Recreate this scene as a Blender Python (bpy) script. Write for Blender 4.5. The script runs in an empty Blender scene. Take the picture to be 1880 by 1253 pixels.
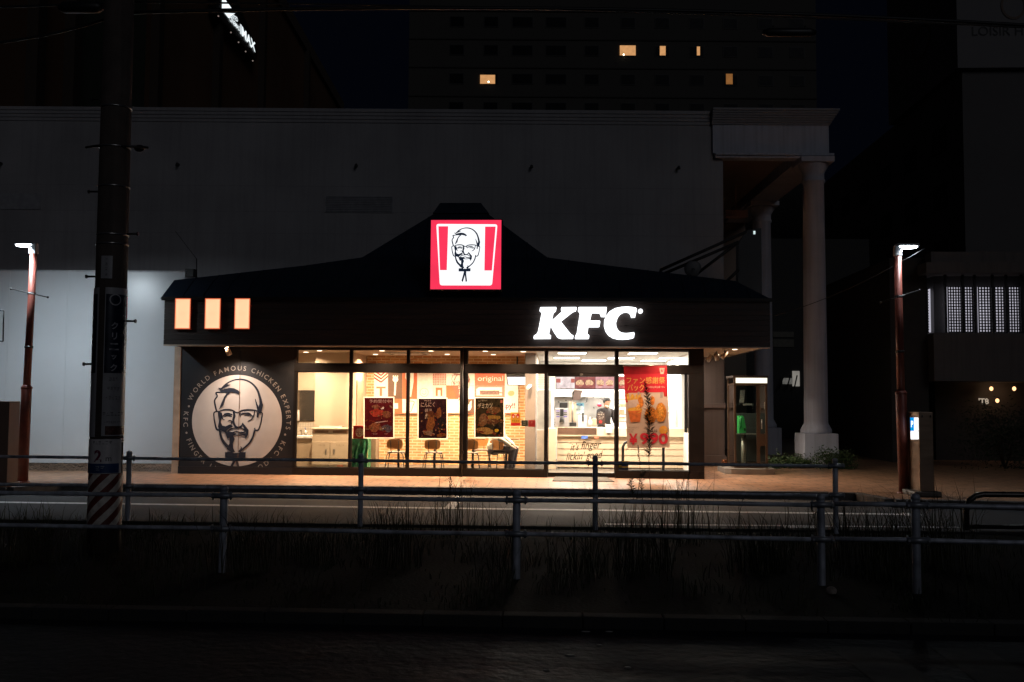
import bpy, math, random
from mathutils import Vector, Matrix, noise
R = math.radians
rnd = random.Random(7)
SC = bpy.context.scene
COL = SC.collection

# ------------------------------------------------------------------ camera
F, CX, CY = 1832.0, 940.0, 626.5          # focal length and centre in photo pixels (1880 wide)
YAW, PITCH, ROLL = R(2.6), R(3.48), R(0.4)
EYE = Vector((0, 0, 1.68))
MR = Matrix.Rotation(YAW, 3, 'Z') @ Matrix.Rotation(math.pi/2 + PITCH, 3, 'X') @ Matrix.Rotation(ROLL, 3, 'Z')
cam = bpy.data.cameras.new('camera')
cam.sensor_width = 36.0
cam.lens = 36.0*F/1880
cam.clip_end = 500
camo = bpy.data.objects.new('camera', cam)
camo.matrix_world = Matrix.Translation(EYE) @ MR.to_4x4()
COL.objects.link(camo)
SC.camera = camo

# ------------------------------------------------------------------ world: clear night sky over a town
w = bpy.data.worlds.new("World"); SC.world = w; w.use_nodes = True
bg = w.node_tree.nodes['Background']
bg.inputs[0].default_value = (0.28, 0.42, 1.0, 1)
bg.inputs[1].default_value = 0.0022

# faint town glow / moonlight from behind the camera
sun = bpy.data.lights.new('moon', 'SUN'); sun.energy = 0.085; sun.angle = R(25); sun.color = (.90, .92, 1.0)
suno = bpy.data.objects.new('moon', sun); COL.objects.link(suno)
suno.rotation_euler = (R(66), 0, R(24))

SC.view_settings.view_transform = 'Standard'
SC.view_settings.look = 'None'
SC.view_settings.exposure = 0.0
SC.view_settings.gamma = 1.0
SC.cycles.use_denoising = True
SC.cycles.max_bounces = 7
SC.cycles.transparent_max_bounces = 16
SC.cycles.sample_clamp_indirect = 3.0
SC.cycles.caustics_reflective = False
SC.cycles.caustics_refractive = False


def area(name, p, power, size, color, direction=(0, 0, -1), spread=180, shape='DISK', sy=None):
    l = bpy.data.lights.new(name, 'AREA'); l.energy = power; l.size = size; l.color = color
    l.shape = shape; l.spread = R(spread)
    if sy: l.size_y = sy
    o = bpy.data.objects.new(name, l); COL.objects.link(o)
    o.location = p
    o.rotation_euler = Vector(direction).to_track_quat('-Z', 'Y').to_euler()
    return o


# ------------------------------------------------------------------ where a sight line of the photograph meets a plane
def ray(px, py): return MR @ Vector(((px-CX)/F, -(py-CY)/F, -1))
def W(px, py, Y):
    r = ray(px, py); return EYE + r*(Y/r.y)
def G(px, py, z=0.0):
    r = ray(px, py); return EYE + r*((z-EYE.z)/r.z)
LOC = Matrix.Rotation(YAW, 4, 'Z')
def L(px, py, d):                          # same, in the frame of the buildings square to the camera
    r = Matrix.Rotation(-YAW, 3, 'Z') @ ray(px, py); return EYE + r*(d/r.y)
def LX(px, py, x):                         # sight line meets the plane local-x = x
    r = Matrix.Rotation(-YAW, 3, 'Z') @ ray(px, py); return EYE + r*(x/r.x)
def WX(px, py, x):
    r = ray(px, py); return EYE + r*(x/r.x)
def xs(px, Y): return W(px, 740, Y).x
def zs(py, Y, px=940): return W(px, py, Y).z

# ------------------------------------------------------------------ materials
_mats = {}
def _out(m):
    m.use_nodes = True; nt = m.node_tree; nt.nodes.clear()
    return nt, nt.nodes.new('ShaderNodeOutputMaterial')

def pm(name, col, rough=.6, metal=0., var=.18, scale=6., bump=.0, spec=.5, stretch=(1, 1, 1), rvar=.12, streak=0.):
    if name in _mats: return _mats[name]
    m = bpy.data.materials.new(name); nt, out = _out(m); N = nt.nodes.new; K = nt.links.new
    b = N('ShaderNodeBsdfPrincipled'); K(b.outputs[0], out.inputs[0])
    tc = N('ShaderNodeTexCoord'); mp = N('ShaderNodeMapping'); mp.inputs['Scale'].default_value = stretch
    K(tc.outputs['Object'], mp.inputs[0])
    n = N('ShaderNodeTexNoise'); n.inputs['Scale'].default_value = scale; n.inputs['Detail'].default_value = 6
    K(mp.outputs[0], n.inputs['Vector'])
    r = N('ShaderNodeMapRange'); r.inputs[1].default_value = .3; r.inputs[2].default_value = .7
    r.inputs[3].default_value = 1-var; r.inputs[4].default_value = 1+var
    K(n.outputs[0], r.inputs[0])
    mx = N('ShaderNodeVectorMath'); mx.operation = 'SCALE'
    mx.inputs[0].default_value = col[:3]; K(r.outputs[0], mx.inputs['Scale'])
    last = mx.outputs[0]
    if streak:
        mp2 = N('ShaderNodeMapping'); mp2.inputs['Scale'].default_value = (9, 9, .35); K(tc.outputs['Object'], mp2.inputs[0])
        n2 = N('ShaderNodeTexNoise'); n2.inputs['Scale'].default_value = 1.2; n2.inputs['Detail'].default_value = 4
        K(mp2.outputs[0], n2.inputs['Vector'])
        r2 = N('ShaderNodeMapRange'); r2.inputs[1].default_value = .45; r2.inputs[2].default_value = .75
        r2.inputs[3].default_value = 1; r2.inputs[4].default_value = 1-streak
        K(n2.outputs[0], r2.inputs[0])
        m2 = N('ShaderNodeVectorMath'); m2.operation = 'SCALE'; K(last, m2.inputs[0]); K(r2.outputs[0], m2.inputs['Scale'])
        last = m2.outputs[0]
    K(last, b.inputs['Base Color'])
    rr = N('ShaderNodeMapRange'); rr.inputs[3].default_value = max(.03, rough-rvar); rr.inputs[4].default_value = min(1, rough+rvar)
    K(n.outputs[0], rr.inputs[0]); K(rr.outputs[0], b.inputs['Roughness'])
    b.inputs['Metallic'].default_value = metal
    b.inputs['Specular IOR Level'].default_value = spec
    if bump:
        n3 = N('ShaderNodeTexNoise'); n3.inputs['Scale'].default_value = scale*9; n3.inputs['Detail'].default_value = 8
        K(mp.outputs[0], n3.inputs['Vector'])
        bp = N('ShaderNodeBump'); bp.inputs['Strength'].default_value = bump; bp.inputs['Distance'].default_value = .01
        K(n3.outputs[0], bp.inputs['Height']); K(bp.outputs[0], b.inputs['Normal'])
    _mats[name] = m
    return m

def em(name, col, s=1.0, var=0.0, scale=3.):
    if name in _mats: return _mats[name]
    m = bpy.data.materials.new(name); nt, out = _out(m); N = nt.nodes.new; K = nt.links.new
    e = N('ShaderNodeEmission'); e.inputs[0].default_value = (*col, 1); e.inputs[1].default_value = s
    if var:
        tc = N('ShaderNodeTexCoord'); n = N('ShaderNodeTexNoise'); n.inputs['Scale'].default_value = scale
        K(tc.outputs['Object'], n.inputs['Vector'])
        r = N('ShaderNodeMapRange'); r.inputs[1].default_value = .3; r.inputs[2].default_value = .7
        r.inputs[3].default_value = s*(1-var); r.inputs[4].default_value = s*(1+var)
        K(n.outputs[0], r.inputs[0]); K(r.outputs[0], e.inputs[1])
    K(e.outputs[0], out.inputs[0]); _mats[name] = m
    return m

def glass_mat(name='window glass', tint=(.93, .95, .94), refl=1.0):
    if name in _mats: return _mats[name]
    m = bpy.data.materials.new(name); nt, out = _out(m); N = nt.nodes.new; K = nt.links.new
    t = N('ShaderNodeBsdfTransparent'); t.inputs[0].default_value = (*tint, 1)
    g = N('ShaderNodeBsdfGlossy'); g.inputs['Roughness'].default_value = .03; g.inputs[0].default_value = (.9*refl, .9*refl, .9*refl, 1)
    fr = N('ShaderNodeFresnel'); fr.inputs[0].default_value = 1.5
    mx = N('ShaderNodeMixShader'); K(fr.outputs[0], mx.inputs[0]); K(t.outputs[0], mx.inputs[1]); K(g.outputs[0], mx.inputs[2])
    K(mx.outputs[0], out.inputs[0]); _mats[name] = m
    return m

def brick_mat(name, c1, c2, mortar, bw, bh, ms=.008, axis='XZ', rough=.75, bump=.6, offset=.5, var=.25):
    if name in _mats: return _mats[name]
    m = bpy.data.materials.new(name); nt, out = _out(m); N = nt.nodes.new; K = nt.links.new
    b = N('ShaderNodeBsdfPrincipled'); K(b.outputs[0], out.inputs[0]); b.inputs['Roughness'].default_value = rough
    tc = N('ShaderNodeTexCoord'); sp = N('ShaderNodeSeparateXYZ'); cb = N('ShaderNodeCombineXYZ')
    K(tc.outputs['Object'], sp.inputs[0]); K(sp.outputs['XYZ'.index(axis[0])], cb.inputs[0]); K(sp.outputs['XYZ'.index(axis[1])], cb.inputs[1])
    t = N('ShaderNodeTexBrick'); K(cb.outputs[0], t.inputs['Vector'])
    t.inputs['Color1'].default_value = (*c1, 1); t.inputs['Color2'].default_value = (*c2, 1); t.inputs['Mortar'].default_value = (*mortar, 1)
    t.inputs['Scale'].default_value = 1; t.inputs['Brick Width'].default_value = bw; t.inputs['Row Height'].default_value = bh
    t.inputs['Mortar Size'].default_value = ms; t.inputs['Bias'].default_value = 0; t.offset = offset
    n = N('ShaderNodeTexNoise'); n.inputs['Scale'].default_value = 3.5; n.inputs['Detail'].default_value = 7; K(cb.outputs[0], n.inputs['Vector'])
    r = N('ShaderNodeMapRange'); r.inputs[1].default_value = .3; r.inputs[2].default_value = .7; r.inputs[3].default_value = 1-var; r.inputs[4].default_value = 1+var
    K(n.outputs[0], r.inputs[0])
    s = N('ShaderNodeVectorMath'); s.operation = 'SCALE'; K(t.outputs[0], s.inputs[0]); K(r.outputs[0], s.inputs['Scale']); K(s.outputs[0], b.inputs['Base Color'])
    bp = N('ShaderNodeBump'); bp.inputs['Strength'].default_value = bump; bp.inputs['Distance'].default_value = .006; bp.invert = True
    K(t.outputs['Fac'], bp.inputs['Height']); K(bp.outputs[0], b.inputs['Normal'])
    _mats[name] = m
    return m

BLACKMETAL = pm('dark bronze aluminium', (.013, .011, .011), .42, .2, .1, spec=.35)
WHITEPAINT = pm('off white render', (.36, .35, .36), .8, 0, .16, .5, bump=.15, streak=.12)
STEELGREY = pm('galvanised rail paint', (.46, .49, .57), .5, .25, .4, 5, bump=.3, streak=.5)
PLASTICBLACK = pm('black plastic', (.015, .015, .016), .4)
CREAM = pm('cream laminate', (.66, .53, .38), .45, 0, .05)
PORT = pm('portico lamplit tone', (.54, .55, .62), .8, 0, .12, .9, bump=.15, streak=.22)  # paler, cooler than the wall: the right lamp's light is put into this colour
BEIGEWALL = pm('beige wall', (.56, .44, .32), .6, 0, .06, 2)
WHITE = pm('white paint', (.75, .73, .70), .5, 0, .05)
GLASS = glass_mat()
STAINLESS = pm('stainless steel', (.5, .47, .44), .3, .9, .12, 3, stretch=(1, 1, .2))
NAVY = pm('navy print', (.012, .018, .035), .5, 0, .05)

# ------------------------------------------------------------------ object helpers
WM = {}
def tag(o, label=None, cat=None, group=None, kind=None):
    if label: o['label'] = label
    if cat: o['category'] = cat
    if group: o['group'] = group
    if kind: o['kind'] = kind
    return o
def empty(name, loc=(0, 0, 0), rz=0, label=None, cat=None, group=None):
    o = bpy.data.objects.new(name, None); COL.objects.link(o); o.empty_display_size = .2
    o.location = loc; o.rotation_euler = (0, 0, rz)
    WM[o] = Matrix.Translation(Vector(loc)) @ Matrix.Rotation(rz, 4, 'Z')
    tag(o, label, cat, group)
    return o
def kids(o): return [c for c in COL.objects if c.parent == o]
def copy_tree(o, parent=None):
    c = o.copy(); COL.objects.link(c)
    if parent is not None: c.parent = parent
    for ch in kids(o): copy_tree(ch, c)
    return c

_tc = {}
def glyphs(s, bold=0.0, res=3):
    key = (s, bold, res)
    if key not in _tc and s[:1] == '~':             # small print that cannot be read in the photograph: rows of tiny strokes
        q = random.Random(s); vs, fs = [], []
        for i in range(int(s[1:])):
            for (a, b, c, d) in ((.1, .9, .82, .95), (.15, .85, .45, .56), (.1, .9, .05, .17), (.42, .56, .18, .44), (.3, .42, .57, .81), (.68, .8, .57, .81)):
                if q.random() < .72:
                    a, b = a+q.uniform(-.05, .1), b-q.uniform(-.05, .2)
                    if b <= a: continue
                    k = len(vs); vs += [Vector((i+a, c, 0)), Vector((i+b, c, 0)), Vector((i+b, d, 0)), Vector((i+a, d, 0))]; fs.append((k, k+1, k+2, k+3))
        _tc[key] = (vs, fs, (0, float(s[1:]), 0, 1))
    if key not in _tc:
        c = bpy.data.curves.new('t', 'FONT'); c.body = s; c.offset = bold; c.resolution_u = res; c.align_x = 'CENTER'; c.align_y = 'CENTER'
        o = bpy.data.objects.new('t', c); COL.objects.link(o)
        bpy.context.view_layer.update()
        m = bpy.data.meshes.new_from_object(o.evaluated_get(bpy.context.evaluated_depsgraph_get()))
        vs = [v.co.copy() for v in m.vertices]; fs = [tuple(p.vertices) for p in m.polygons]
        bpy.data.objects.remove(o); bpy.data.curves.remove(c); bpy.data.meshes.remove(m)
        if vs:
            x0, x1 = min(v.x for v in vs), max(v.x for v in vs); y0, y1 = min(v.y for v in vs), max(v.y for v in vs)
        else: x0 = x1 = y0 = y1 = 0
        _tc[key] = (vs, fs, (x0, x1, y0, y1))
    return _tc[key]

class MB:
    """collects shapes in world space and links them as ONE mesh object"""
    def __init__(s, M=None): s.v = []; s.f = []; s.mi = []; s.M = M; s.cur = 0; s.smooth = set()
    def add(s, vs, fs, smooth=False):
        o = len(s.v)
        for p in vs:
            p = Vector(p); s.v.append(s.M @ p if s.M else p)
        for f in fs:
            if smooth: s.smooth.add(len(s.f))
            s.f.append(tuple(i+o for i in f)); s.mi.append(s.cur)
        return s
    def box(s, x0, x1, y0, y1, z0, z1):
        if x0 > x1: x0, x1 = x1, x0
        if y0 > y1: y0, y1 = y1, y0
        if z0 > z1: z0, z1 = z1, z0
        return s.add([(x, y, z) for x in (x0, x1) for y in (y0, y1) for z in (z0, z1)],
                     [(0, 1, 3, 2), (4, 6, 7, 5), (0, 4, 5, 1), (2, 3, 7, 6), (0, 2, 6, 4), (1, 5, 7, 3)])
    def obox(s, c, ax, ay, az):
        c = Vector(c); ax, ay, az = Vector(ax), Vector(ay), Vector(az)
        return s.add([c+i*ax+j*ay+k*az for i in (-1, 1) for j in (-1, 1) for k in (-1, 1)],
                     [(0, 1, 3, 2), (4, 6, 7, 5), (0, 4, 5, 1), (2, 3, 7, 6), (0, 2, 6, 4), (1, 5, 7, 3)])
    def quad(s, *p): return s.add(p, [tuple(range(len(p)))])
    def tube(s, pts, r, n=10, cap=True):
        pts = [Vector(p) for p in pts]; rs = r if isinstance(r, (list, tuple)) else [r]*len(pts)
        vs = []; up = None
        for i, p in enumerate(pts):
            t = (pts[min(i+1, len(pts)-1)] - pts[max(i-1, 0)]).normalized()
            if up is None: up = Vector((0, 0, 1)) if abs(t.z) < .9 else Vector((1, 0, 0))
            a = t.cross(up).normalized(); b = a.cross(t).normalized(); up = b
            for k in range(n):
                q = 2*math.pi*k/n; vs.append(p + (a*math.cos(q)+b*math.sin(q))*rs[i])
        fs = [(i*n+k, i*n+(k+1) % n, (i+1)*n+(k+1) % n, (i+1)*n+k) for i in range(len(pts)-1) for k in range(n)]
        s.add(vs, fs, True)
        if cap:
            o = len(s.v)-len(vs)
            s.f.append(tuple(o+k for k in reversed(range(n)))); s.mi.append(s.cur)
            s.f.append(tuple(o+(len(pts)-1)*n+k for k in range(n))); s.mi.append(s.cur)
        return s
    def lathe(s, c, prof, n=24, axis=None):        # prof: (radius, height) pairs
        c = Vector(c); vs = []
        for r_, h in prof:
            for k in range(n):
                q = 2*math.pi*k/n; vs.append(c+Vector((r_*math.cos(q), r_*math.sin(q), h)))
        m = len(prof)
        fs = [(i*n+k, i*n+(k+1) % n, (i+1)*n+(k+1) % n, (i+1)*n+k) for i in range(m-1) for k in range(n)]
        s.add(vs, fs, True)
        o = len(s.v)-len(vs)
        s.f.append(tuple(o+k for k in reversed(range(n)))); s.mi.append(s.cur)
        s.f.append(tuple(o+(m-1)*n+k for k in range(n))); s.mi.append(s.cur)
        return s
    def prism(s, poly, o, u, v, nrm, th):          # 2-D outline in frame (o,u,v), extruded by th along nrm
        o, u, v, nrm = Vector(o), Vector(u), Vector(v), Vector(nrm)
        k = len(poly)
        a = [o+u*p[0]+v*p[1] for p in poly]; b = [q+nrm*th for q in a]
        fs = [tuple(range(k)), tuple(range(2*k-1, k-1, -1))] + [(i, i+k, (i+1) % k+k, (i+1) % k) for i in range(k)]
        return s.add(a+b, fs)
    def ellipsoid(s, c, r, n=12, m=8, rot=None):
        c = Vector(c); vs = []; fs = []
        for i in range(m+1):
            t = math.pi*i/m
            for k in range(n):
                q = 2*math.pi*k/n
                p = Vector((r[0]*math.sin(t)*math.cos(q), r[1]*math.sin(t)*math.sin(q), r[2]*math.cos(t)))
                vs.append(c+(rot @ p if rot else p))
        fs = [(i*n+k, i*n+(k+1) % n, (i+1)*n+(k+1) % n, (i+1)*n+k) for i in range(m) for k in range(n)]
        return s.add(vs, fs, True)
    def text(s, st, c, u, v, width=None, height=None, bold=0.0, shear=0.0, bend=None, push=None):
        vs, fs, (x0, x1, y0, y1) = glyphs(st, bold)
        if not vs: return s
        c, u, v = Vector(c), Vector(u), Vector(v)
        W_, H_ = max(x1-x0, 1e-6), max(y1-y0, 1e-6)
        sy = height/H_ if height else width/W_
        sx = width/W_ if width else sy
        out = []
        for p in vs:
            y = (p.y-(y0+y1)/2)*sy; x = (p.x-(x0+x1)/2)*sx + y*shear
            out.append(bend(x, y) if bend else c+u*x+v*y)
        return s.add(out, fs)
    def build(s, name, m, parent=None, bevel=0.0, mods=None):
        me = bpy.data.meshes.new(name)
        if parent is not None: inv = WM[parent].inverted(); vs = [inv @ p for p in s.v]; org = None
        else:
            xs_ = [p.x for p in s.v]; ys_ = [p.y for p in s.v]; z_ = min(p.z for p in s.v)
            org = Vector(((min(xs_)+max(xs_))/2, (min(ys_)+max(ys_))/2, z_)); vs = [p-org for p in s.v]
        me.from_pydata(vs, [], s.f)
        ms = m if isinstance(m, (list, tuple)) else [m]
        for q in ms: me.materials.append(q)
        if len(ms) > 1: me.polygons.foreach_set('material_index', s.mi)
        if s.smooth: me.polygons.foreach_set('use_smooth', [i in s.smooth for i in range(len(s.f))])
        me.validate(); me.update()
        o = bpy.data.objects.new(name, me); COL.objects.link(o)
        if parent is not None: o.parent = parent; WM[o] = WM[parent]
        else: o.location = org; WM[o] = Matrix.Translation(org)
        if bevel:
            b = o.modifiers.new('bevel', 'BEVEL'); b.width = bevel; b.segments = 2; b.limit_method = 'ANGLE'
        return o

def cr(pts, n=5):                                  # Catmull-Rom through 2-D points
    P = [pts[0]]+list(pts)+[pts[-1]]; out = []
    for i in range(1, len(P)-2):
        for k in range(n):
            t = k/n; a, b, c, d = P[i-1], P[i], P[i+1], P[i+2]
            out.append(tuple(.5*((2*b[j])+(-a[j]+c[j])*t+(2*a[j]-5*b[j]+4*c[j]-d[j])*t*t+(-a[j]+3*b[j]-3*c[j]+d[j])*t**3) for j in range(len(b))))
    out.append(tuple(pts[-1])); return out

# ------------------------------------------------------------------ the portrait emblem: brush strokes and filled shapes
FACE_STROKES = [   # (points x, y, half width)
 [(520,268,9),(560,240,8),(612,218,7),(665,209,8),(722,213,9),(778,233,9),(828,270,10),(866,320,11),(890,380,12),(905,440,14),(912,485,15)],
 [(474,346,7),(427,352,8),(440,386,8),(414,430,8),(420,480,9),(438,545,8)],
 [(478,548,7),(414,556,7),(412,612,7),(426,680,8),(444,732,9),(478,740,9)],
 [(898,560,7),(924,562,7),(918,622,7),(906,680,7),(886,735,8),(852,738,7),(848,716,7)],
 [(845,412,3),(858,455,7),(874,500,10),(884,545,12)],
 [(470,541,6),(520,529,8),(580,528,8),(618,540,8),(642,556,7),(672,556,7),(702,538,8),(762,528,8),(830,530,7),(872,541,6)],
 [(616,546,8),(628,590,13),(618,640,12),(640,700,11),(676,712,8),(708,694,7),(720,664,5)],
 [(486,560,9),(496,605,9),(512,632,5),(528,632,3)],
 [(843,540,6),(834,586,7),(812,626,7),(772,648,4)],
 [(504,598,4),(526,578,8),(560,567,8),(606,580,6)],
 [(522,600,3),(560,586,6),(604,600,5)],
 [(698,576,8),(736,562,8),(782,564,8),(822,594,4)],
 [(730,590,3),(762,582,6),(806,596,4)],
 [(684,560,9),(694,600,3)],
 [(560,652,3),(582,640,5),(602,650,6),(600,684,6)],
 [(566,752,4),(598,728,7),(650,720,5),(700,718,6),(752,744,5)],
 [(560,756,4),(610,768,8),(654,754,6),(700,768,8),(756,758,5)],
 [(626,788,5),(664,794,6),(704,792,6),(742,782,7)],
 [(476,745,10),(490,802,12),(518,862,15),(566,914,15),(622,972,11)],
 [(848,742,9),(834,800,9),(800,866,9),(745,922,9),(692,968,9)],
 [(702,908,2),(712,932,7),(684,966,9)],
 [(652,1036,13),(632,1078,13),(606,1128,12)],
 [(662,1036,13),(672,1080,12),(684,1130,12)],
]
FACE_FILLS = [
 [(447,298),(480,302),(510,268),(540,243),(562,243),(548,262),(585,265),(552,284),(515,300),(480,322),(462,318)],
 [(470,332),(520,310),(570,299),(620,303),(660,322),(690,352),(668,368),(640,352),(595,343),(555,350),(520,347),(480,352)],
 [(565,343),(535,366),(512,400),(495,440),(475,490),(463,528),(485,508),(512,480),(520,440),(528,408),(550,375),(580,352)],
 [(890,420),(915,435),(933,475),(925,510),(916,562),(895,566),(868,540),(885,500),(893,460)],
 [(870,548),(892,562),(884,612),(866,602)],
 [(452,552),(482,545),(494,600),(488,660),(504,692),(476,742),(458,705),(468,640),(456,590)],
 [(490,690),(540,702),(588,680),(604,690),(620,702),(568,730),(532,762),(478,742)],
 [(528,752),(566,758),(612,772),(652,772),(646,792),(622,800),(640,832),(622,880),(626,930),(648,968),(608,972),(556,938),(584,880),(582,820),(560,832)],
 [(716,660),(745,690),(785,738),(780,790),(757,832),(742,800),(712,792),(756,764),(750,736),(724,706)],
 [(540,972),(602,967),(655,990),(655,1030),(540,1030)],
 [(657,990),(702,968),(760,970),(758,1028),(657,1030)],
 [(640,978),(676,978),(684,1048),(634,1048)],
]
def emblem(mb, T, off0=0.0, thin=1.0, y_tie=1.0):
    """T(x, y, lift) maps emblem drawing units to the world"""
    k = 0
    for st in FACE_STROKES:
        pts = cr(st, 5); vs = []; k += 1
        for i, (x, y, h) in enumerate(pts):
            a = pts[max(i-1, 0)]; b = pts[min(i+1, len(pts)-1)]
            dx, dy = b[0]-a[0], b[1]-a[1]; q = math.hypot(dx, dy) or 1
            h *= thin
            vs += [T(x-dy/q*h, y+dx/q*h, off0+k*.0004), T(x+dy/q*h, y-dx/q*h, off0+k*.0004)]
        mb.add(vs, [(2*i, 2*i+1, 2*i+3, 2*i+2) for i in range(len(pts)-1)])
    for p in FACE_FILLS:
        k += 1
        mb.add([T(x, y, off0+k*.0004) for x, y in p], [tuple(range(len(p)))])
    return mb

def ngon_tri(o):                                   # concave outlines: triangulate properly
    import bmesh
    b = bmesh.new(); b.from_mesh(o.data); bmesh.ops.triangulate(b, faces=[f for f in b.faces if len(f.verts) > 4], ngon_method='EAR_CLIP'); b.to_mesh(o.data); b.free()
    return o

def arc_text(mb, st, cx, cz, y, rad, a0, a1, h, inward=False, bold=.012):
    """letters along a circle in a vertical plane, from angle a0 to a1 (degrees, 90 = top)"""
    widths = []
    for ch in st:
        g = glyphs(ch, bold)
        widths.append((g[2][1]-g[2][0]) if ch not in ' ' else .28)
    gap = .22; tot = sum(widths)+gap*(len(st)-1); pos = 0
    for ch, wd in zip(st, widths):
        t = (pos+wd/2)/tot; a = R(a0+(a1-a0)*t); pos += wd+gap
        if ch == ' ': continue
        vs, fs, (x0, x1, y0, y1) = glyphs(ch, bold)
        s_ = h/.73
        er = Vector((math.cos(a), 0, math.sin(a)))
        up = -er if inward else er
        right = Vector((up.z, 0, -up.x))
        c = Vector((cx, y, cz))+er*rad
        mb.add([c+right*((p.x-(x0+x1)/2)*s_)+up*((p.y-.365-(-.365 if False else 0)-(y0 if False else 0)-0)*s_ if False else (p.y-(y0+y1)/2)*s_) for p in vs], fs)
    return mb

# ================================================================== SETTING
ZP = 0.13                                          # pavement height
asph = pm('asphalt', (.017, .017, .021), .7, 0, .5, 1.3, bump=1.5, rvar=.25, spec=.35)
asph2 = pm('far lane asphalt', (.028, .029, .034), .8, 0, .3, 1.8, bump=.8, rvar=.15)
earth = pm('dark earth', (.008, .008, .006), .95, 0, .4, 3, bump=1, spec=.1)

def sheet(name, pts, z, m, kind='structure'):
    mb = MB(); mb.quad(*[(p[0], p[1], z) for p in pts]); o = mb.build(name, m); tag(o, kind=kind); return o
sheet('ground', [(-160, -30), (160, -30), (160, 260), (-160, 260)], -0.02, earth)
sheet('near_road', [(-60, -25), (60, -25), (60, 7.55), (-60, 7.55)], 0.0, asph)
sheet('verge', [(-60, 7.72), (60, 7.72), (60, 12.9), (-60, 12.9)], 0.06, earth)
sheet('far_road', [(-60, 13.06), (60, 13.06), (60, 40), (-60, 40)], 0.0, asph2)
kerbm = pm('kerb concrete', (.022, .022, .022), .85, 0, .25, 4, bump=.5, streak=.3)
mb = MB()
x = -40
while x < 40:
    mb.box(x, x+.596, 7.55, 7.72, -.02, .085); mb.box(x, x+.596, 12.9, 13.06, -.02, .09); x += .6
tag(mb.build('verge_kerb', kerbm, bevel=.012), kind='structure')

# pavement outline (front edge traced on the ground), back edge behind the buildings
front = [G(-900, 884, ZP), G(-60, 895, ZP), G(15, 894, ZP), G(112, 887, ZP), G(311, 888.5, ZP), G(600, 891.5, ZP), G(940, 895.5, ZP), G(1300, 900, ZP),
         G(1500, 902.5, ZP), G(1580, 904.5, ZP), G(1640, 916, ZP), G(1760, 918, ZP), G(1880, 921, ZP), G(2700, 935, ZP)]
front[0].x = -45
pave = brick_mat('pavement tiles', (.42, .235, .14), (.38, .21, .12), (.13, .08, .05), .45, .30, .012, 'XY', .42, .5, .5, .3)
mb = MB(); vs = [Vector((p.x, p.y, ZP)) for p in front] + [Vector((p.x, 60, ZP)) for p in reversed(front)]
n_ = len(front)
mb.add(vs, [(i, i+1, 2*n_-2-i, 2*n_-1-i) for i in range(n_-1)])
pv = mb.build('pavement', pave); tag(pv, kind='structure')
mb = MB()
for a, b in zip(front[:-1], front[1:]):
    d = (b-a); ln = d.length; d.normalize(); nrm = Vector((d.y, -d.x, 0))
    k = max(1, int(ln/.6)); st = ln/k
    for i in range(min(k, 120)):
        c = a+d*(st*(i+.5)); c.z = .056
        mb.obox(c+nrm*.076, d*(st/2-.004), nrm*.075, Vector((0, 0, .074)))
tag(mb.build('kerb', pm('pavement kerb', (.10, .09, .085), .85, 0, .25, 4, bump=.5, streak=.3), bevel=.01), kind='structure')

# painted lines and arrows on the far lane, worn
linem = pm('worn road paint', (.78, .78, .78), .6, 0, .35, 9, bump=.5)
def line(p0, p1, wd, name='lane_marking'):
    a, b = G(*p0), G(*p1); d = (b-a).normalized(); n = Vector((-d.y, d.x, 0))*wd/2
    mb = MB(); mb.quad(a-n+Vector((0, 0, .004)), b-n+Vector((0, 0, .004)), b+n+Vector((0, 0, .004)), a+n+Vector((0, 0, .004)))
    return tag(mb.build(name, linem), kind='structure')
line((-500, 916), (1690, 945.5), .19)
line((1110, 963), (1760, 969), .12)
line((-300, 897), (1500, 909), .10)
for pts in ([(815, 934), (838, 910), (846, 914), (845, 922), (833, 935)], [(1432, 964), (1500, 965.5), (1500, 970), (1438, 969)], [(1655, 942), (1675, 942.5), (1684, 947), (1662, 947)]):
    mb = MB(); mb.quad(*[G(px, py, .008) for px, py in pts]); tag(mb.build('lane_arrow', linem), kind='structure')
# faded crossing stripes on the near road
for k in range(3):
    x0 = 1520+k*190
    mb = MB(); mb.quad(*[G(a, b, .004) for a, b in ((x0, 1186+k*3), (x0+105, 1190+k*3), (x0+260, 1253+40), (x0+140, 1253+40))])
    tag(mb.build('crossing_stripe', pm('faded paint', (.045, .045, .045), .8, 0, .5, 6)), kind='structure')

# ================================================================== THE RESTAURANT
YG, YF, YB = 20.7, 19.8, 24.1                      # shop window, canopy front, brick back wall
ZS = 2.79                                          # soffit
XL, XR = xs(331, YG), xs(1292, YG)
FXL, FXR = xs(297, YF), xs(1415, YF)
ZE = zs(549, YF)
FL = .15                                           # shop floor
shop = empty('fast_food_restaurant', (0, YG, 0), label='single storey fried chicken restaurant with lit shop windows under a dark hipped roof', cat='restaurant')
woodm = pm('dark wood cladding', (.026, .017, .014), .55, 0, .3, 2, stretch=(.3, .3, 9))
mb = MB()
n = 9
for i in range(n):                                 # horizontal boards
    z0 = ZS+(ZE-ZS)*i/n; z1 = ZS+(ZE-ZS)*(i+1)/n-.004
    mb.box(FXL, FXR, YF, YF+.06, z0, z1)
    mb.box(FXR-.06, FXR-.001, YF+.061, 24.5, z0, z1); mb.box(FXL+.001, FXL+.06, YF+.061, 24.2, z0, z1)
mb.build('fascia', woodm, shop)
roofm = pm('blue black sheet roofing', (.014, .025, .045), .6, .2, .15, 3)
def rp(px, py, Y): return W(px, py, Y)
rings = [[rp(294, 549, YF-.04), rp(1419, 551, YF-.04)], [rp(320, 512, 20.45), rp(1350, 519, 20.45)],
         [rp(560, 487, 21.25), rp(1120, 489, 21.25)], [rp(665, 472, 21.7), rp(1005, 474, 21.7)], [rp(800, 391, 22.6), rp(893, 391, 22.6)]]
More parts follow.
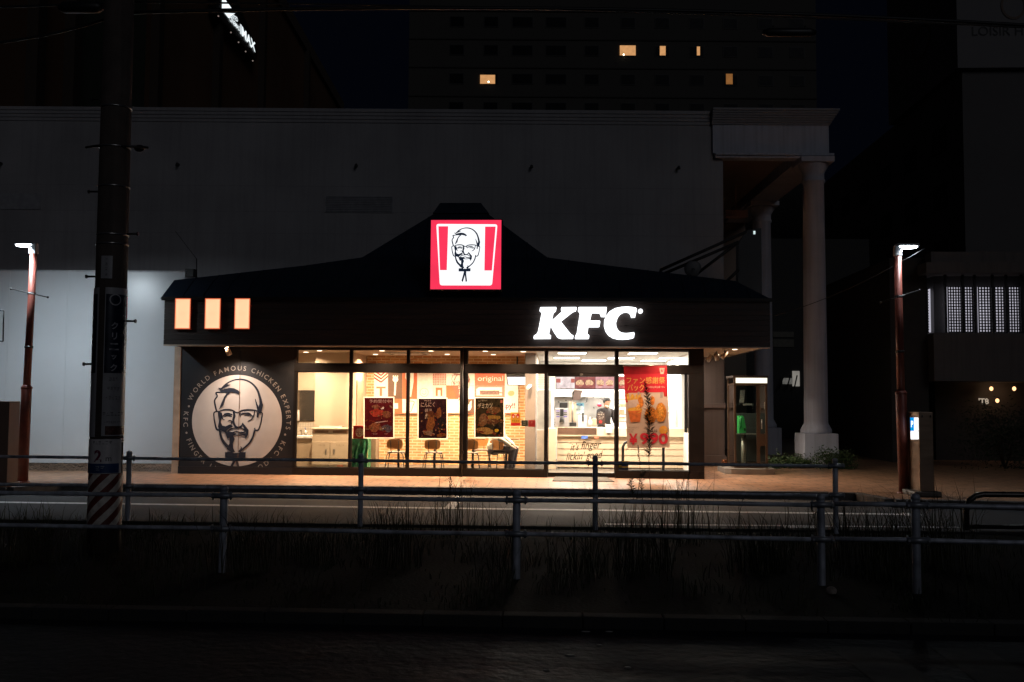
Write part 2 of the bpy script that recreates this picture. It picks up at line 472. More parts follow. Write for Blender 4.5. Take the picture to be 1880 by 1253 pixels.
for q in rings:
    z = (q[0].z+q[1].z)/2; y = q[0].y; q[0] = Vector((q[0].x, y, z)); q[1] = Vector((q[1].x, y, z))
mb = MB()
for a, b in zip(rings[:-1], rings[1:]):
    mb.quad(a[0], a[1], b[1], b[0])
    for s in (0, 1):
        A, B = a[s], b[s]; Ab, Bb = Vector((A.x, 24.45 if s else 24.15, A.z)), Vector((B.x, 24.45 if s else 24.15, B.z))
        mb.quad(A, Ab, Bb, B) if s else mb.quad(Ab, A, B, Bb)
    # standing seams down the front slope
    k0 = max(3, int((a[1]-a[0]).length/.42))
    for i in range(k0+1):
        t = i/k0; pa = a[0].lerp(a[1], t); px_ = pa.x
        tb = (px_-b[0].x)/(b[1].x-b[0].x)
        if 0 <= tb <= 1: mb.tube([pa, b[0].lerp(b[1], tb)], .014, 4, False)
        else:
            e0, e1 = (a[0], b[0]) if tb < 0 else (a[1], b[1])
            s_ = (px_-e0.x)/(e1.x-e0.x) if abs(e1.x-e0.x) > 1e-6 else 0
            if 0 < s_ < 1: mb.tube([pa, e0.lerp(e1, s_)], .014, 4, False)
q = rings[-1]
mb.quad(q[0], q[1], Vector((q[1].x, 24.4, q[1].z)), Vector((q[0].x, 24.2, q[0].z)))
rf = mb.build('roof', roofm, shop)
a, b = rp(808, 373, 22.7), rp(883, 373, 22.7); c0, c1 = q
mb = MB(); e = .06
mb.add([(c0.x-e, c0.y-e, c0.z-.02), (c1.x+e, c1.y-e, c1.z-.02), (c1.x+e, 24, c1.z-.02), (c0.x-e, 24, c0.z-.02), (a.x, a.y, a.z), (b.x, b.y, a.z), (b.x, 24, a.z), (a.x, 24, a.z)],
       [(0, 1, 5, 4), (1, 2, 6, 5), (2, 3, 7, 6), (3, 0, 4, 7), (4, 5, 6, 7)])
mb.build('roof_cap', roofm, rf)
# eave trim
mb = MB(); mb.box(FXL-.05, FXR+.05, YF-.05, YF-.002, ZE-.05, ZE+.02); mb.build('gutter', BLACKMETAL, rf)

soff = pm('cream soffit board', (.50, .36, .23), .55, 0, .06, 2)
mb = MB(); mb.box(FXL+.07, FXR-.07, YF+.065, YG-.05, ZS+.004, ZS+.05)
mb.box(XR+.02, FXR-.07, YG-.049, 24.4, ZS+.004, ZS+.05)
mb.build('soffit', soff, shop)
mb = MB(); mb.box(FXL, FXR, YF-.006, YF+.064, ZS-.03, ZS-.002); mb.build('soffit_trim', pm('pale trim', (.45, .36, .28), .5), shop)

# dark left wall with the wall emblem
WALLDK = pm('charcoal wall panel', (.012, .014, .019), .5, 0, .12, 2)
XM = xs(541, YG)
mid = xs(440, YG)
mb = MB(); mb.box(XL, mid-.004, YG, YG+.15, ZP, ZS); mb.box(mid+.004, XM, YG, YG+.15, ZP, ZS)
mb.build('wall_panel', WALLDK, shop)
mb = MB(); mb.box(xs(319, YG), XL-.004, YG-.03, YG+.5, ZP, ZS); mb.build('lit_wall_return', pm('warm lit return', (.40, .30, .22), .7), shop)  # wall return, its beige carries the warm light falling from the soffit
ZC = zs(857.5, YG-.03, 435)
mb = MB(); mb.box(XL+.002, XM, YG-.045, YG-.002, ZP, ZC); mb.build('skirting', WALLDK, shop)

# shop front framing
T1, T0 = zs(670, YG), zs(685, YG); B1 = zs(862, YG)
D1 = zs(691, YG)
mull = [(540, 545), (642, 646), (747, 751), (846, 858), (1000.5, 1005.5), (1129.5, 1134.5), (1265, 1292)]
mx = [(xs(a, YG), xs(b, YG)) for a, b in mull]
mb = MB()
mb.box(mx[0][0], XR, YG-.05, YG+.05, ZS-.045, ZS+.003)                  # head
mb.box(mx[0][0], XR, YG-.06, YG+.06, T0, T1)                            # transom
mb.box(mx[0][0], mx[4][0], YG-.06, YG+.06, ZP, B1)                      # sill left
mb.box(mx[5][0], XR, YG-.06, YG+.06, ZP, B1)                            # sill right
mb.build('window_frame', BLACKMETAL, shop, bevel=.004)
for (a, b) in mx:
    mb = MB(); mb.box(a, b, YG-.052, YG+.052, B1+.001 if a != mx[4][0] else ZP, T0-.001); mb.box(a, b, YG-.052, YG+.052, T1+.001, ZS-.046)
    mb.build('mullion', BLACKMETAL, shop)
mb = MB(); p = xs(858.5, YG)-.10
mb.tube([(p, YG-.11, ZP), (p, YG-.11, ZS)], .022, 10); mb.tube([(p-.045, YG-.10, ZP), (p-.045, YG-.10, ZS)], .012, 8)
mb.box(p-.035, p+.035, YG-.13, YG-.09, .60, .66)
mb.build('downpipe', pm('dark pipe', (.03, .03, .03), .35, .6), shop)
def pane(a, b, z0, z1, parent=shop, y=YG):
    fr = MB(); e = .014
    fr.box(a, a+e, y-.02, y+.02, z0, z1); fr.box(b-e, b, y-.02, y+.02, z0, z1); fr.box(a+e, b-e, y-.02, y+.02, z0, z0+e); fr.box(a+e, b-e, y-.02, y+.02, z1-e, z1)
    f = fr.build('window', BLACKMETAL, parent)
    g = MB(); g.quad((a+e, y, z0+e), (b-e, y, z0+e), (b-e, y, z1-e), (a+e, y, z1-e)); g.build('pane', GLASS, f)
    return f
for i in range(6):
    a, b = mx[i][1]+.001, mx[i+1][0]-.001
    pane(a, b, T1+.001, ZS-.047)
    if i != 4: pane(a, b, B1+.001, T0-.001)
# sliding door
a, b = mx[4][1]+.002, mx[5][0]-.002; mdd = (a+b)/2
mb = MB(); mb.box(a, b, YG-.05, YG+.05, D1, T0-.002)
door = mb.build('door', BLACKMETAL, shop)
for x0, x1 in ((a, b),):
    mb = MB(); e = .03
    mb.box(x0, x0+.02, YG-.015, YG+.015, ZP+.02, D1-.002); mb.box(x1-.02, x1, YG-.015, YG+.015, ZP+.02, D1-.002)
    mb.box(x0+.02, x1-.02, YG-.015, YG+.015, ZP+.02, ZP+.10); mb.build('door_frame', BLACKMETAL, door)
    g = MB(); g.quad((x0+.02, YG, ZP+.1), (x1-.02, YG, ZP+.1), (x1-.02, YG, D1-.003), (x0+.02, YG, D1-.003)); g.build('pane', GLASS, door)
mb = MB(); mb.box(mdd-.035, mdd+.035, YG-.065, YG-.051, D1+.02, D1+.06); mb.build('door_sensor', STAINLESS, door)

# shell behind the glass
XI0, XI1 = mx[0][0]-.02, XR
YK = 27.0
XPA = xs(672, YB)                                   # dining side wall
XPB = xs(975, 23.0)                                 # pillar
floorm = brick_mat('grey floor tiles', (.13, .115, .10), (.11, .10, .09), (.05, .045, .04), .45, .45, .006, 'XY', .35, .3, 0, .2)
mb = MB(); mb.box(XI0-1.1, XI1, YG+.16, YK, FL-.14, FL); mb.box(XI0, XI1, YG+.061, YG+.159, FL-.14, FL); mb.build('floor', floorm, shop)
ceilm = pm('warm white ceiling', (.58, .46, .36), .7, 0, .05, 2)
mb = MB(); mb.box(XI0-1.1, xs(985, 22.5), YG+.152, YK, ZS-.012, ZS+.04); mb.box(XI0+.02, xs(985, 22.5), YG+.052, YG+.151, ZS-.012, ZS+.04)
mb.build('ceiling', ceilm, shop)
mb = MB(); mb.box(xs(985, 22.5)+.002, XI1, YG+.052, YK, ZS-.012, ZS+.04); mb.build('kitchen_ceiling', WHITE, shop)
brick = brick_mat('pale yellow brick', (.54, .31, .13), (.42, .20, .075), (.62, .48, .32), .225, .068, .011, 'XZ', .8, .6, .5, .2)
mb = MB(); mb.box(XPA, xs(966, YB), YB, YB+.12, FL, ZS-.013); mb.build('brick_wall', brick, shop)
mb = MB(); mb.box(XPA-.1, XPA-.001, 22.3, YB+.12, FL, ZS-.013)
pw = mb.build('partition_wall', BEIGEWALL, shop)
mb = MB(); mb.box(XPA-.001, XPA+.025, 22.9, 23.7, FL, 2.15); mb.build('restroom_door', pm('tan door', (.42, .30, .20), .5), shop)
# washing corner at the far left
YW = 22.95
mb = MB(); mb.box(XI0-1.1, xs(583, YW), YW, YW+.1, FL, ZS-.013); mb.box(xs(583, YW)+.001, XPA-.101, YW-.28, YW+.1, FL, ZS-.013)
mb.build('wash_wall', pm('wash wall', (.52, .43, .33), .4, 0, .05, 2), shop)
mb = MB(); mb.box(XI0-1.1, XI0-1.0, YG+.152, YW, FL, ZS-.013); mb.build('side_wall', BEIGEWALL, shop)
# grey pillar, kitchen shell
pil = pm('taupe pillar', (.20, .155, .125), .6, 0, .08, 2)
mb = MB(); mb.box(xs(964, 22.6), xs(983, 22.6), 22.6, YB+.12, FL, ZS-.013); mb.build('pillar', pil, shop)
mb = MB(); mb.box(xs(960, YK), XI1, YK, YK+.1, FL, ZS-.013)
mb.box(xs(983, 22.6)-.06, xs(983, 22.6)-.001, YB+.121, YK, FL, ZS-.013); mb.build('kitchen_wall', WHITE, shop)
mb = MB()                                           # right side wall with a window over the counter end
mb.box(XR-.10, XR-.002, YG+.06, YK, FL, 1.0); mb.box(XR-.10, XR-.002, YG+.06, YK, 2.35, ZS-.013); mb.box(XR-.10, XR-.002, 23.6, YK, 1.0, 2.35)
mb.build('end_wall', WHITE, shop)
mb = MB(); y = YG+.07
while y < 23.5: mb.box(XR-.09, XR-.03, y, y+.05, 1.0, 2.35); y += 1.16
mb.build('end_window_bar', BLACKMETAL, shop)

WARM, KITCH = (1., .70, .44), (1., .89, .76)
lens_w = em('warm downlight lens', (1, .80, .58), 6)
lens_k = em('kitchen light lens', (1, .93, .84), 7)
trimw = pm('downlight trim', (.6, .55, .5), .4)
def downlight(p, power, col, m, r=.055, parent=shop, spread=150):
    mb = MB(); mb.lathe((p[0], p[1], p[2]-.012), [(r+.018, 0), (r+.018, .012)], 16); t = mb.build('downlight', trimw, parent)
    mb = MB(); mb.lathe((p[0], p[1], p[2]-.018), [(r, 0), (r, .005)], 16); mb.build('downlight_lens', m, t)
    area('downlight_lamp', (p[0], p[1], p[2]-.022), power, r*2, col, spread=spread)
zc = ZS-.012
for px, Y in ((585, 21.6), (700, 21.5), (790, 21.5), (890, 21.5), (960, 21.6), (735, 23.0), (820, 23.0), (905, 23.0), (688, 23.2)):
    downlight((xs(px, Y), Y, zc), 92, WARM, lens_w)
downlight((xs(560, 22.3), 22.3, zc), 34, WARM, lens_w)
# soffit lights over the pavement
for px in (410, 536, 690, 820, 945, 1090, 1230, 1345):
    downlight((xs(px, 20.05), 20.05, ZS+.003), 14 if px > 1300 or px < 420 else 28, (1., .65, .41), lens_w, .05, spread=140)
for Y in (20.6, 21.7, 22.9):
    downlight((FXR-.55, Y, ZS+.003), 5, (1., .65, .41), lens_w, .05, spread=140)
# kitchen light panels
for k, (px, Y) in enumerate(((1050, 22.2), (1180, 22.2), (1040, 24.6), (1140, 24.6), (1235, 24.4), (1090, 26.0), (1200, 26.0))):
    X = xs(px, Y)
    mb = MB(); mb.box(X-.34, X+.34, Y-.34, Y+.34, zc-.012, zc-.001); t = mb.build('ceiling_panel', trimw, shop)
    mb = MB(); mb.box(X-.31, X+.31, Y-.31, Y+.31, zc-.016, zc-.0125); mb.build('panel_lens', lens_k, t)
    area('panel_lamp', (X, Y, zc-.02), 120, .6, KITCH, shape='SQUARE')
# ceiling cassette unit of the air conditioner, detector dome
X, Y = xs(748, 22.7), 22.7
mb = MB(); mb.box(X-.47, X+.47, Y-.47, Y+.47, zc-.03, zc-.001); ac = mb.build('air_conditioner', WHITE, shop, bevel=.01)
mb = MB()
for sx, sy in ((0, 1), (0, -1), (1, 0), (-1, 0)):
    mb.box(X+sx*.38-(.03 if sx else .3), X+sx*.38+(.03 if sx else .3), Y+sy*.38-(.03 if sy else .3), Y+sy*.38+(.03 if sy else .3), zc-.034, zc-.0305)
mb.build('air_slot', PLASTICBLACK, ac)
mb = MB(); mb.lathe((xs(782, 22.4), 22.4, zc-.05), [(.02, 0), (.05, .012), (.055, .03), (.055, .049)], 16); mb.build('smoke_detector', WHITE, shop)

# spot lamps under the canopy
def spotlamp(px, Y, aim):
    X = xs(px, Y); z = ZS
    mb = MB(); mb.tube([(X, Y, z), (X, Y, z-.10)], .012, 8); mb.lathe((X, Y, z-.012), [(.04, 0), (.04, .012)], 12)
    s_ = mb.build('spotlight', trimw, shop)
    a = Vector((X, Y, z-.12)); d = Vector(aim).normalized()
    mb = MB(); mb.tube([a-d*.08, a+d*.08], [.045, .055], 14); mb.build('spotlight_head', pm('spotlight head', (.42, .34, .27), .35, .4), s_)
    mb = MB(); mb.tube([a+d*.0805, a+d*.083], .046, 14); mb.build('spotlight_lens', em('dim lens', (1, .8, .6), .5), s_)
    return a, d
p, d = spotlamp(417, 20.1, (.25, .4, -1))
area('spot_lamp', p+d*.09, 9, .07, (1, .80, .66), direction=(.1, .45, -1), spread=110)
spotlamp(1330, 20.7, (-.7, .2, -.8)); spotlamp(1303, 22.2, (-.6, .3, -.8)); spotlamp(1316, 21.5, (.3, .3, -.8))

# ------------------------------------------------------------------ round wall emblem
s5 = 5.696
ctr = W(435, 772.4, YG); RAD = .955*1.0
def TM(y0):
    def T(x, y, lift):
        k = RAD/478.0
        return Vector((ctr.x+(x-655)*k, y0-lift, ctr.z-(y-640)*k))
    return T
emb = empty('wall_emblem', (ctr.x, YG, ZC), label='round portrait emblem ringed by white lettering painted on the charcoal wall', cat='wall emblem')
creamy = pm('emblem cream', (.54, .51, .49), .5, 0, .06, 3)
mb = MB(); nn = 72
mb.add([(ctr.x+RAD*math.cos(2*math.pi*k/nn), YG-.004, ctr.z+RAD*math.sin(2*math.pi*k/nn)) for k in range(nn)], [tuple(range(nn))])
mb.build('disc', creamy, emb)
ngon_tri(emblem(MB(), TM(YG-.008)).build('portrait', NAVY, emb))
mb = MB(); mb.box(mid-.006, mid+.006, YG-.026, YG-.024, ZC, ctr.z+RAD*.99); mb.build('panel_joint', pm('joint', (.16, .10, .07), .8), emb)
RT = RAD*555/478; h = .102
LETM = pm('emblem letters', (.36, .33, .30), .55, 0, .1, 9)
arc_text(MB(), "WORLD FAMOUS CHICKEN EXPERTS", ctr.x, ctr.z, YG-.006, RT*.99, 158, -9.5, h, False, .004).build('lettering', LETM, emb)
arc_text(MB(), "KFC", ctr.x, ctr.z, YG-.006, RT*.985, -23, -40.5, h).build('lettering', LETM, emb)
arc_text(MB(), "KFC", ctr.x, ctr.z, YG-.006, RT*.985, 170.5, 187.5, h, True).build('lettering', LETM, emb)
arc_text(MB(), "FINGER LICKIN' GOOD", ctr.x, ctr.z, YG-.006, RT*.985, 201, 309, h, True).build('lettering', LETM, emb)
for dx, dy in ((140, 495), (122, 773), (1170, 783), (1027, 1033)):
    mb = MB(); k = RAD/478; c = (ctr.x+(dx-655)*k, ctr.z-(dy-640)*k)
    mb.add([(c[0]+.022*math.cos(a*.5236), YG-.006, c[1]+.022*math.sin(a*.5236)) for a in range(12)], [tuple(range(12))])
    mb.build('dot', LETM, emb)

# ------------------------------------------------------------------ square roof sign
YS = 19.55
c00, c10, c11, c01 = W(789.5, 531, YS), W(919, 532, YS), W(921, 405, YS), W(792, 404, YS)
sx0, sx1 = (c00.x+c01.x)/2, (c10.x+c11.x)/2; sz0, sz1 = (c00.z+c10.z)/2, (c01.z+c11.z)/2
sg = empty('roof_sign', ((sx0+sx1)/2, YS, sz0), label='square red lit sign with a white bucket shape and line drawn portrait on the roof', cat='sign')
mb = MB(); mb.box(sx0-.02, sx1+.02, YS+.004, YS+.34, sz0-.02, sz1+.02)
mb.tube([(sx0+.25, YS+.2, sz0-.015), (sx0+.25, YS+.9, ZE+.1)], .04); mb.tube([(sx1-.25, YS+.2, sz0-.015), (sx1-.25, YS+.9, ZE+.1)], .04)
mb.build('sign_box', PLASTICBLACK, sg)
mb = MB(); mb.quad((sx0, YS, sz0), (sx1, YS, sz0), (sx1, YS, sz1), (sx0, YS, sz1)); mb.build('red_panel', em('red sign light', (1., .040, .105), 1.0, .10, 1.8), sg)
SW, SH = sx1-sx0, sz1-sz0
def TS(x, y, lift=0, ybase=YS-.003):               # x,y = 0..1 over the sign face, y down
    return Vector((sx0+x*SW, ybase-lift, sz1-y*SH))
def bucket(i, o=0):
    pts = [(.075+i, .055+i), (.945-i, .062+i), (.875-i*.9, .945-i), (.135+i*.9, .945-i)]
    # rounded corners
    out = []
    for k in range(4):
        p0, p1, p2 = Vector(pts[k-1]), Vector(pts[k]), Vector(pts[(k+1) % 4])
        a = p1+(p0-p1).normalized()*.035; b = p1+(p2-p1).normalized()*.035
        for t in (0, .33, .66, 1): out.append(tuple(a.lerp(p1, t).lerp(p1.lerp(b, t), t)))
    return out
mb = MB(); bk = bucket(0); mb.add([TS(x, y) for x, y in bk], [tuple(range(len(bk)))]); mb.build('bucket_shape', em('white sign light', (.95, .97, 1.), 1.15, .05, 1.5), sg)
for qd in (((.105, .09), (.245, .09), (.232, .725), (.135, .725)), ((.77, .095), (.92, .095), (.872, .73), (.765, .73))):
    mb = MB(); mb.quad(*[TS(a, b, .003) for a, b in qd]); mb.build('red_stripe', em('red sign light', (1, .055, .135)), sg)
def TF(x, y, lift):                                 # emblem units -> sign face
    cx_ = 245+(x-405)*.838; cy_ = 320+(y-205)*.818
    if y > 1030: cy_ = 320+825*.818+(y-1030)*1.55
    px, py = 800+cx_/8.355, 380+cy_/8.355
    return TS((px-791)/(921-791)+.002, (py-404)/(531.5-404), lift+.006)
ngon_tri(emblem(MB(), TF, 0, 1.15).build('portrait', em('navy film', (.008, .014, .030), 1), sg))

# ------------------------------------------------------------------ white letters on the fascia
def kfc_pt(x, y): return (960+x/7.833, 545+y/7.833)
LET = {
 'K': [(240,205),(250,152),(478,150),(482,165),(472,210),(440,235),(415,345),(560,215),(548,190),(556,152),(768,150),(774,165),(762,208),(735,215),(700,235),(545,358),(690,540),(728,560),(720,606),(560,608),(520,600),(490,575),(440,500),(398,420),(375,535),(404,560),(398,606),(158,608),(154,590),(160,560),(195,540),(218,500),(270,235)],
 'F': [(792,205),(800,155),(815,150),(1203,150),(1206,165),(1190,285),(1175,292),(1125,290),(1112,250),(1090,237),(990,236),(965,345),(1105,345),(1112,360),(1100,430),(1090,438),(942,438),(925,530),(955,560),(948,600),(940,608),(755,608),(748,595),(755,560),(775,530),(820,240)],
 'C': [(1640,175),(1612,300),(1560,302),(1548,260),(1525,235),(1485,225),(1440,232),(1395,260),(1360,310),(1338,380),(1345,440),(1375,490),(1420,518),(1480,525),(1540,520),(1595,512),(1606,525),(1596,590),(1580,600),(1520,612),(1440,618),(1370,615),(1300,600),(1235,560),(1190,500),(1168,420),(1172,340),(1200,270),(1250,210),(1330,165),(1420,147),(1500,143),(1570,148),(1625,160)],
}
lroot = empty('letter_sign', (W(1080, 620, YF).x, YF-.05, W(1080, 622, YF).z), label='large glowing white slab letters KFC on the dark wooden fascia', cat='sign')
lm = em('white letter light', (.93, .96, 1.), 2.6)
for ch, pts in LET.items():
    P = [W(*kfc_pt(x, y), YF-.11) for x, y in pts]
    o_ = Vector((0, YF-.11, 0))
    mb = MB(); mb.prism([(p.x, p.z) for p in P], o_, (1, 0, 0), (0, 0, 1), (0, 1, 0), .06)
    ngon_tri(mb.build('letter', lm, lroot))
P = W(*kfc_pt(1691, 208), YF-.11)
mb = MB(); mb.tube([(P.x, YF-.11, P.z), (P.x, YF-.05, P.z)], .045, 18); mb.build('registered_mark', lm, lroot)
mb = MB()
for px in (1010, 1090, 1150): X = xs(px, YF-.05); mb.tube([(X, YF-.05, ZS+.4), (X, YF-.001, ZS+.4)], .01, 6)
mb.build('letter_stud', BLACKMETAL, lroot)

# three light boxes
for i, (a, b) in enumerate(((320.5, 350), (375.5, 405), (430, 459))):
    p0, p1 = W(a, 604, YF-.07), W(b, 548.5, YF-.07)
    lab = ['leftmost of the three warm white light boxes on the fascia', 'middle of the three warm white light boxes on the fascia', 'rightmost of the three warm white light boxes on the fascia'][i]
    r_ = empty('light_box', ((p0.x+p1.x)/2, YF, p0.z), label=lab, cat='light box', group='light boxes on the fascia')
    mb = MB(); mb.box(p0.x-.012, p1.x+.012, YF-.066, YF-.002, p0.z-.012, p1.z+.012); mb.build('casing', pm('red casing', (.35, .03, .02), .4), r_)
    mb = MB(); mb.quad((p0.x, YF-.0675, p0.z), (p1.x, YF-.0675, p0.z), (p1.x, YF-.0675, p1.z), (p0.x, YF-.0675, p1.z)); mb.build('diffuser', em('warm box light', (1., .64, .36), 1.1, .10, 2.2), r_)
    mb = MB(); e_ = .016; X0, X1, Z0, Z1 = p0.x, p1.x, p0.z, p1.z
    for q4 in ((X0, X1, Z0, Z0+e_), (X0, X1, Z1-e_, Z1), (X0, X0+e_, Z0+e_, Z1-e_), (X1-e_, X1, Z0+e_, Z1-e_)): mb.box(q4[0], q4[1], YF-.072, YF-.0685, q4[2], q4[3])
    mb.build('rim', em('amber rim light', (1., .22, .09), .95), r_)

# ================================================================== BUILDINGS ROUND ABOUT
# ---- white colonnaded building (square to the camera), 25 m away
DW = 25.0
wb = empty('colonnade_building', LOC @ Vector((-4, DW, 0)), YAW, label='long pale rendered building with moulded cornice and corner portico behind the restaurant', cat='building')
def lx(px, d, py=740): return L(px, py, d).x
def lz(py, d, px=940): return L(px, py, d).z
zt = lz(203.5, DW); zt2 = lz(228, DW)
xw0, xw1 = -17.0, lx(1330, DW)
zb0, zb1 = lz(289, DW), lz(226, DW)                 # beam
mb = MB(LOC)
mb.box(xw0, lx(1312, DW), DW, DW+.4, 3.0, zt2); mb.box(lx(1312, DW)+.001, xw1, DW+.002, DW+.4, 3.0, zb0-.02)
mb.box(xw0, lx(318, DW), DW, DW+.4, ZP, 2.999)
mb.box(xw1-.4, xw1-.002, DW+.401, 34, ZP, zb0-.02)
mb.build('wall', WHITEPAINT, wb)
LOWW = pm('brown lower render', (.15, .105, .088), .8, 0, .12, 1, streak=.15)
mb = MB(LOC); mb.box(lx(1262, DW), xw1, DW, DW+.4, ZP, 2.999); mb.build('lower_wall', LOWW, wb)
mb = MB(LOC); mb.box(lx(1262, DW), xw1+.03, DW-.05, DW-.001, lz(747, DW), lz(738, DW)); mb.build('wall_moulding', LOWW, wb, bevel=.01)
mb = MB(LOC); mb.box(lx(1262, DW), xw1+.04, DW-.06, DW-.001, ZP, ZP+.25); mb.build('wall_base', LOWW, wb, bevel=.01)
def cornice(mb, x0, x1, y, zl, z1, out=.22, n=4, endr=True):
    for i in range(n):
        o = out*(i+1)/n; mb.box(x0, x1+(o if endr else 0), y-o, y+.3, zl+(z1-zl)*i/n, zl+(z1-zl)*(i+1)/n-.001)
mb = MB(LOC); cornice(mb, xw0, lx(1308, DW)-.001, DW, zt2+.001, zt, .09, 4, False)
bx1 = lx(1526, DW)
cornice(mb, lx(1308, DW), bx1, DW-.08, zt2+.001, zt+.03, .22, 7)
mb.box(xw0, bx1, DW+.001, DW+3, zt-.02, zt-.001)
mb.build('cornice', WHITEPAINT, wb)
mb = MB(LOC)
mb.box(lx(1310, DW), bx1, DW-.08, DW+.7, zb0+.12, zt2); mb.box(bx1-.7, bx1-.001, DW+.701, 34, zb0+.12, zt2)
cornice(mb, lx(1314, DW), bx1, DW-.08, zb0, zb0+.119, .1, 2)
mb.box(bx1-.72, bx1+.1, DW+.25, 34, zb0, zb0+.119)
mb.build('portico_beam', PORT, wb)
mb = MB(LOC); mb.box(xw1, bx1-.72, DW+.31, 34, zb0+.3, zb0+.4); mb.box(xw1-.3, bx1, 34, 34.3, ZP, zb0+.3)
mb.build('portico_ceiling', pm('portico soffit', (.33, .25, .20), .8, 0, .1, 1), wb)
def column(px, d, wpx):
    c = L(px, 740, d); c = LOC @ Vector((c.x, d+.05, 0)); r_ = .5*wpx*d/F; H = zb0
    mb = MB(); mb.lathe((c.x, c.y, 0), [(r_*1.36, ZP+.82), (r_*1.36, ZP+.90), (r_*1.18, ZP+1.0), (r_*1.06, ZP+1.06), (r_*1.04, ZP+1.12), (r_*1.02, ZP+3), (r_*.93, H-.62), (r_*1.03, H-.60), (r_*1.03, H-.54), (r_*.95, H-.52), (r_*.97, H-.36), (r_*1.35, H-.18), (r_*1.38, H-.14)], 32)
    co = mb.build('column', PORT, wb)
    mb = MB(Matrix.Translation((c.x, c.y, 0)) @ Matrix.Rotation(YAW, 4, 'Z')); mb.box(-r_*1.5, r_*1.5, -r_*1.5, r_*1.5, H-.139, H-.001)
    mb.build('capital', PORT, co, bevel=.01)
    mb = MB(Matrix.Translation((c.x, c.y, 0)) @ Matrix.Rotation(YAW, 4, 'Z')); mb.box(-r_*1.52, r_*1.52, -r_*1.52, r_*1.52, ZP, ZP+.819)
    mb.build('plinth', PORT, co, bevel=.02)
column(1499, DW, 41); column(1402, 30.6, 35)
dark = pm('dark louvre', (.02, .02, .022), .7)
mb = MB(LOC); mb.box(lx(590, DW), lx(717, DW), DW-.02, DW-.001, lz(393, DW), lz(363, DW)); v = mb.build('vent_grille', pm('vent grey', (.33, .33, .35), .7), wb)
mb = MB(LOC)
z = lz(391, DW)
while z < lz(365, DW): mb.box(lx(592, DW), lx(715, DW), DW-.035, DW-.021, z, z+.022); z += .045
mb.build('vent_slat', pm('vent slat', (.25, .25, .27), .6), v)
mb = MB(LOC); mb.box(lx(-60, DW), lx(62, DW), DW-.02, DW-.001, lz(391, DW), lz(362, DW)); mb.build('vent_grille', pm('vent grey', (.33, .33, .35), .7), wb)
for px, py in ((3, 301), (328, 303), (655, 305), (976, 307), (1245, 309)):
    p = L(px, py, DW); mb = MB(LOC); mb.tube([(p.x, DW-.001, p.z), (p.x, DW-.12, p.z), (p.x, DW-.15, p.z-.05)], .035, 8); mb.build('drain_spout', PLASTICBLACK, wb)
# panel joints in the render
mb = MB(LOC)
for py in (345, 392, 432): mb.box(xw0, xw1, DW-.002, DW-.0005, lz(py, DW)-.004, lz(py, DW)+.004)
for i in range(9): X = lx(420+i*62, DW); mb.box(X-.004, X+.004, DW-.002, DW-.0005, lz(470, DW), lz(432, DW)-.005)
mb.build('wall_joint', pm('joint grey', (.27, .26, .27), .9), wb)
# camera housing hung under the portico
p0, p1 = L(1331, 387, 29), L(1372, 400, 29)
hb = MB(LOC); hb.box(p0.x, p1.x, 28.9, 29.2, p1.z, p0.z); hb.tube([((p0.x+p1.x)/2, 29.05, p0.z), ((p0.x+p1.x)/2, 29.05, zb0+.3)], .03, 8)
tag(hb.build('hanging_sign', pm('pale hanging board', (.55, .36, .30), .6), bevel=.01), 'small pale board hanging under the portico ceiling beside the wall edge', 'sign')

# ---- dark apartment slab behind, with a few lit windows
DT = 100.0
tw = empty('tower_block', LOC @ Vector((lx(1120, DT), DT, 0)), YAW, label='tall dark slab block with rows of windows, five of them lit orange', cat='building')
x0, x1 = lx(742, DT), lx(1506, DT)
mb = MB(LOC); mb.box(x0, x1, DT, DT+18, 0, 52); mb.build('wall', pm('tower render', (.075, .07, .062), .85, 0, .1, .15), tw)
mb = MB(LOC)
for py in (10, 62, 114, 167): z = lz(py+12, DT); mb.box(x0, x1, DT-.12, DT-.001, z, z+.12)
mb.build('ledge', pm('tower ledge', (.05, .046, .042), .85), tw)
wdark = pm('dark glass', (.006, .007, .009), .35, spec=.08)
fdark = pm('tower frame', (.03, .03, .03), .6)
curt = em('curtain glow', (1, .50, .20), .62, .12, 3); curt2 = em('dim curtain glow', (1, .42, .12), .24, .1, 3)
cols = [832, 896, 955, 1018, 1085, 1153, 1217, 1282, 1345, 1411, 1470]
litw = {(1153, 1): (1138, 1167, 84, 102, curt), (1217, 1): (1211.5, 1222, 85, 102, curt), (1282, 1): (1279.5, 1285, 86, 102, curt), (896, 2): (881.5, 909, 138, 154, curt), (1345, 2): (1333, 1345, 136, 155, curt2)}
for r_, py in enumerate((41, 93, 145.5, 198, 250)):
    for px in cols:
        hw = 20 if px in (955, 1018) else 14
        X0, X1 = lx(px-hw, DT), lx(px+hw, DT); Z0, Z1 = lz(py+10, DT), lz(py-10, DT)
        mb = MB(LOC); mb.box(X0, X1, DT-.06, DT-.001, Z0, Z1); wo = mb.build('window', fdark, tw)
        mb = MB(LOC); mb.box(X0+.08, X1-.08, DT-.08, DT-.061, Z0+.08, Z1-.08); mb.build('pane', wdark, wo)
        if (px, r_) in litw:
            a, b, c, d, m_ = litw[(px, r_)]; pa, pb = L(a, d, DT-.09), L(b, c, DT-.09)
            mb = MB(LOC); mb.box(pa.x, pb.x, DT-.10, DT-.085, pa.z, pb.z); mb.build('lit_curtain', m_, wo)
            if m_ is curt and px in (1153, 896):
                q = L(1145 if px == 1153 else 897, 101 if px == 1153 else 151, DT-.1); mb = MB(LOC); mb.ellipsoid((q.x, DT-.16, q.z), (.09, .05, .09)); mb.build('bulb', em('bulb', (1, .85, .6), 5), wo)

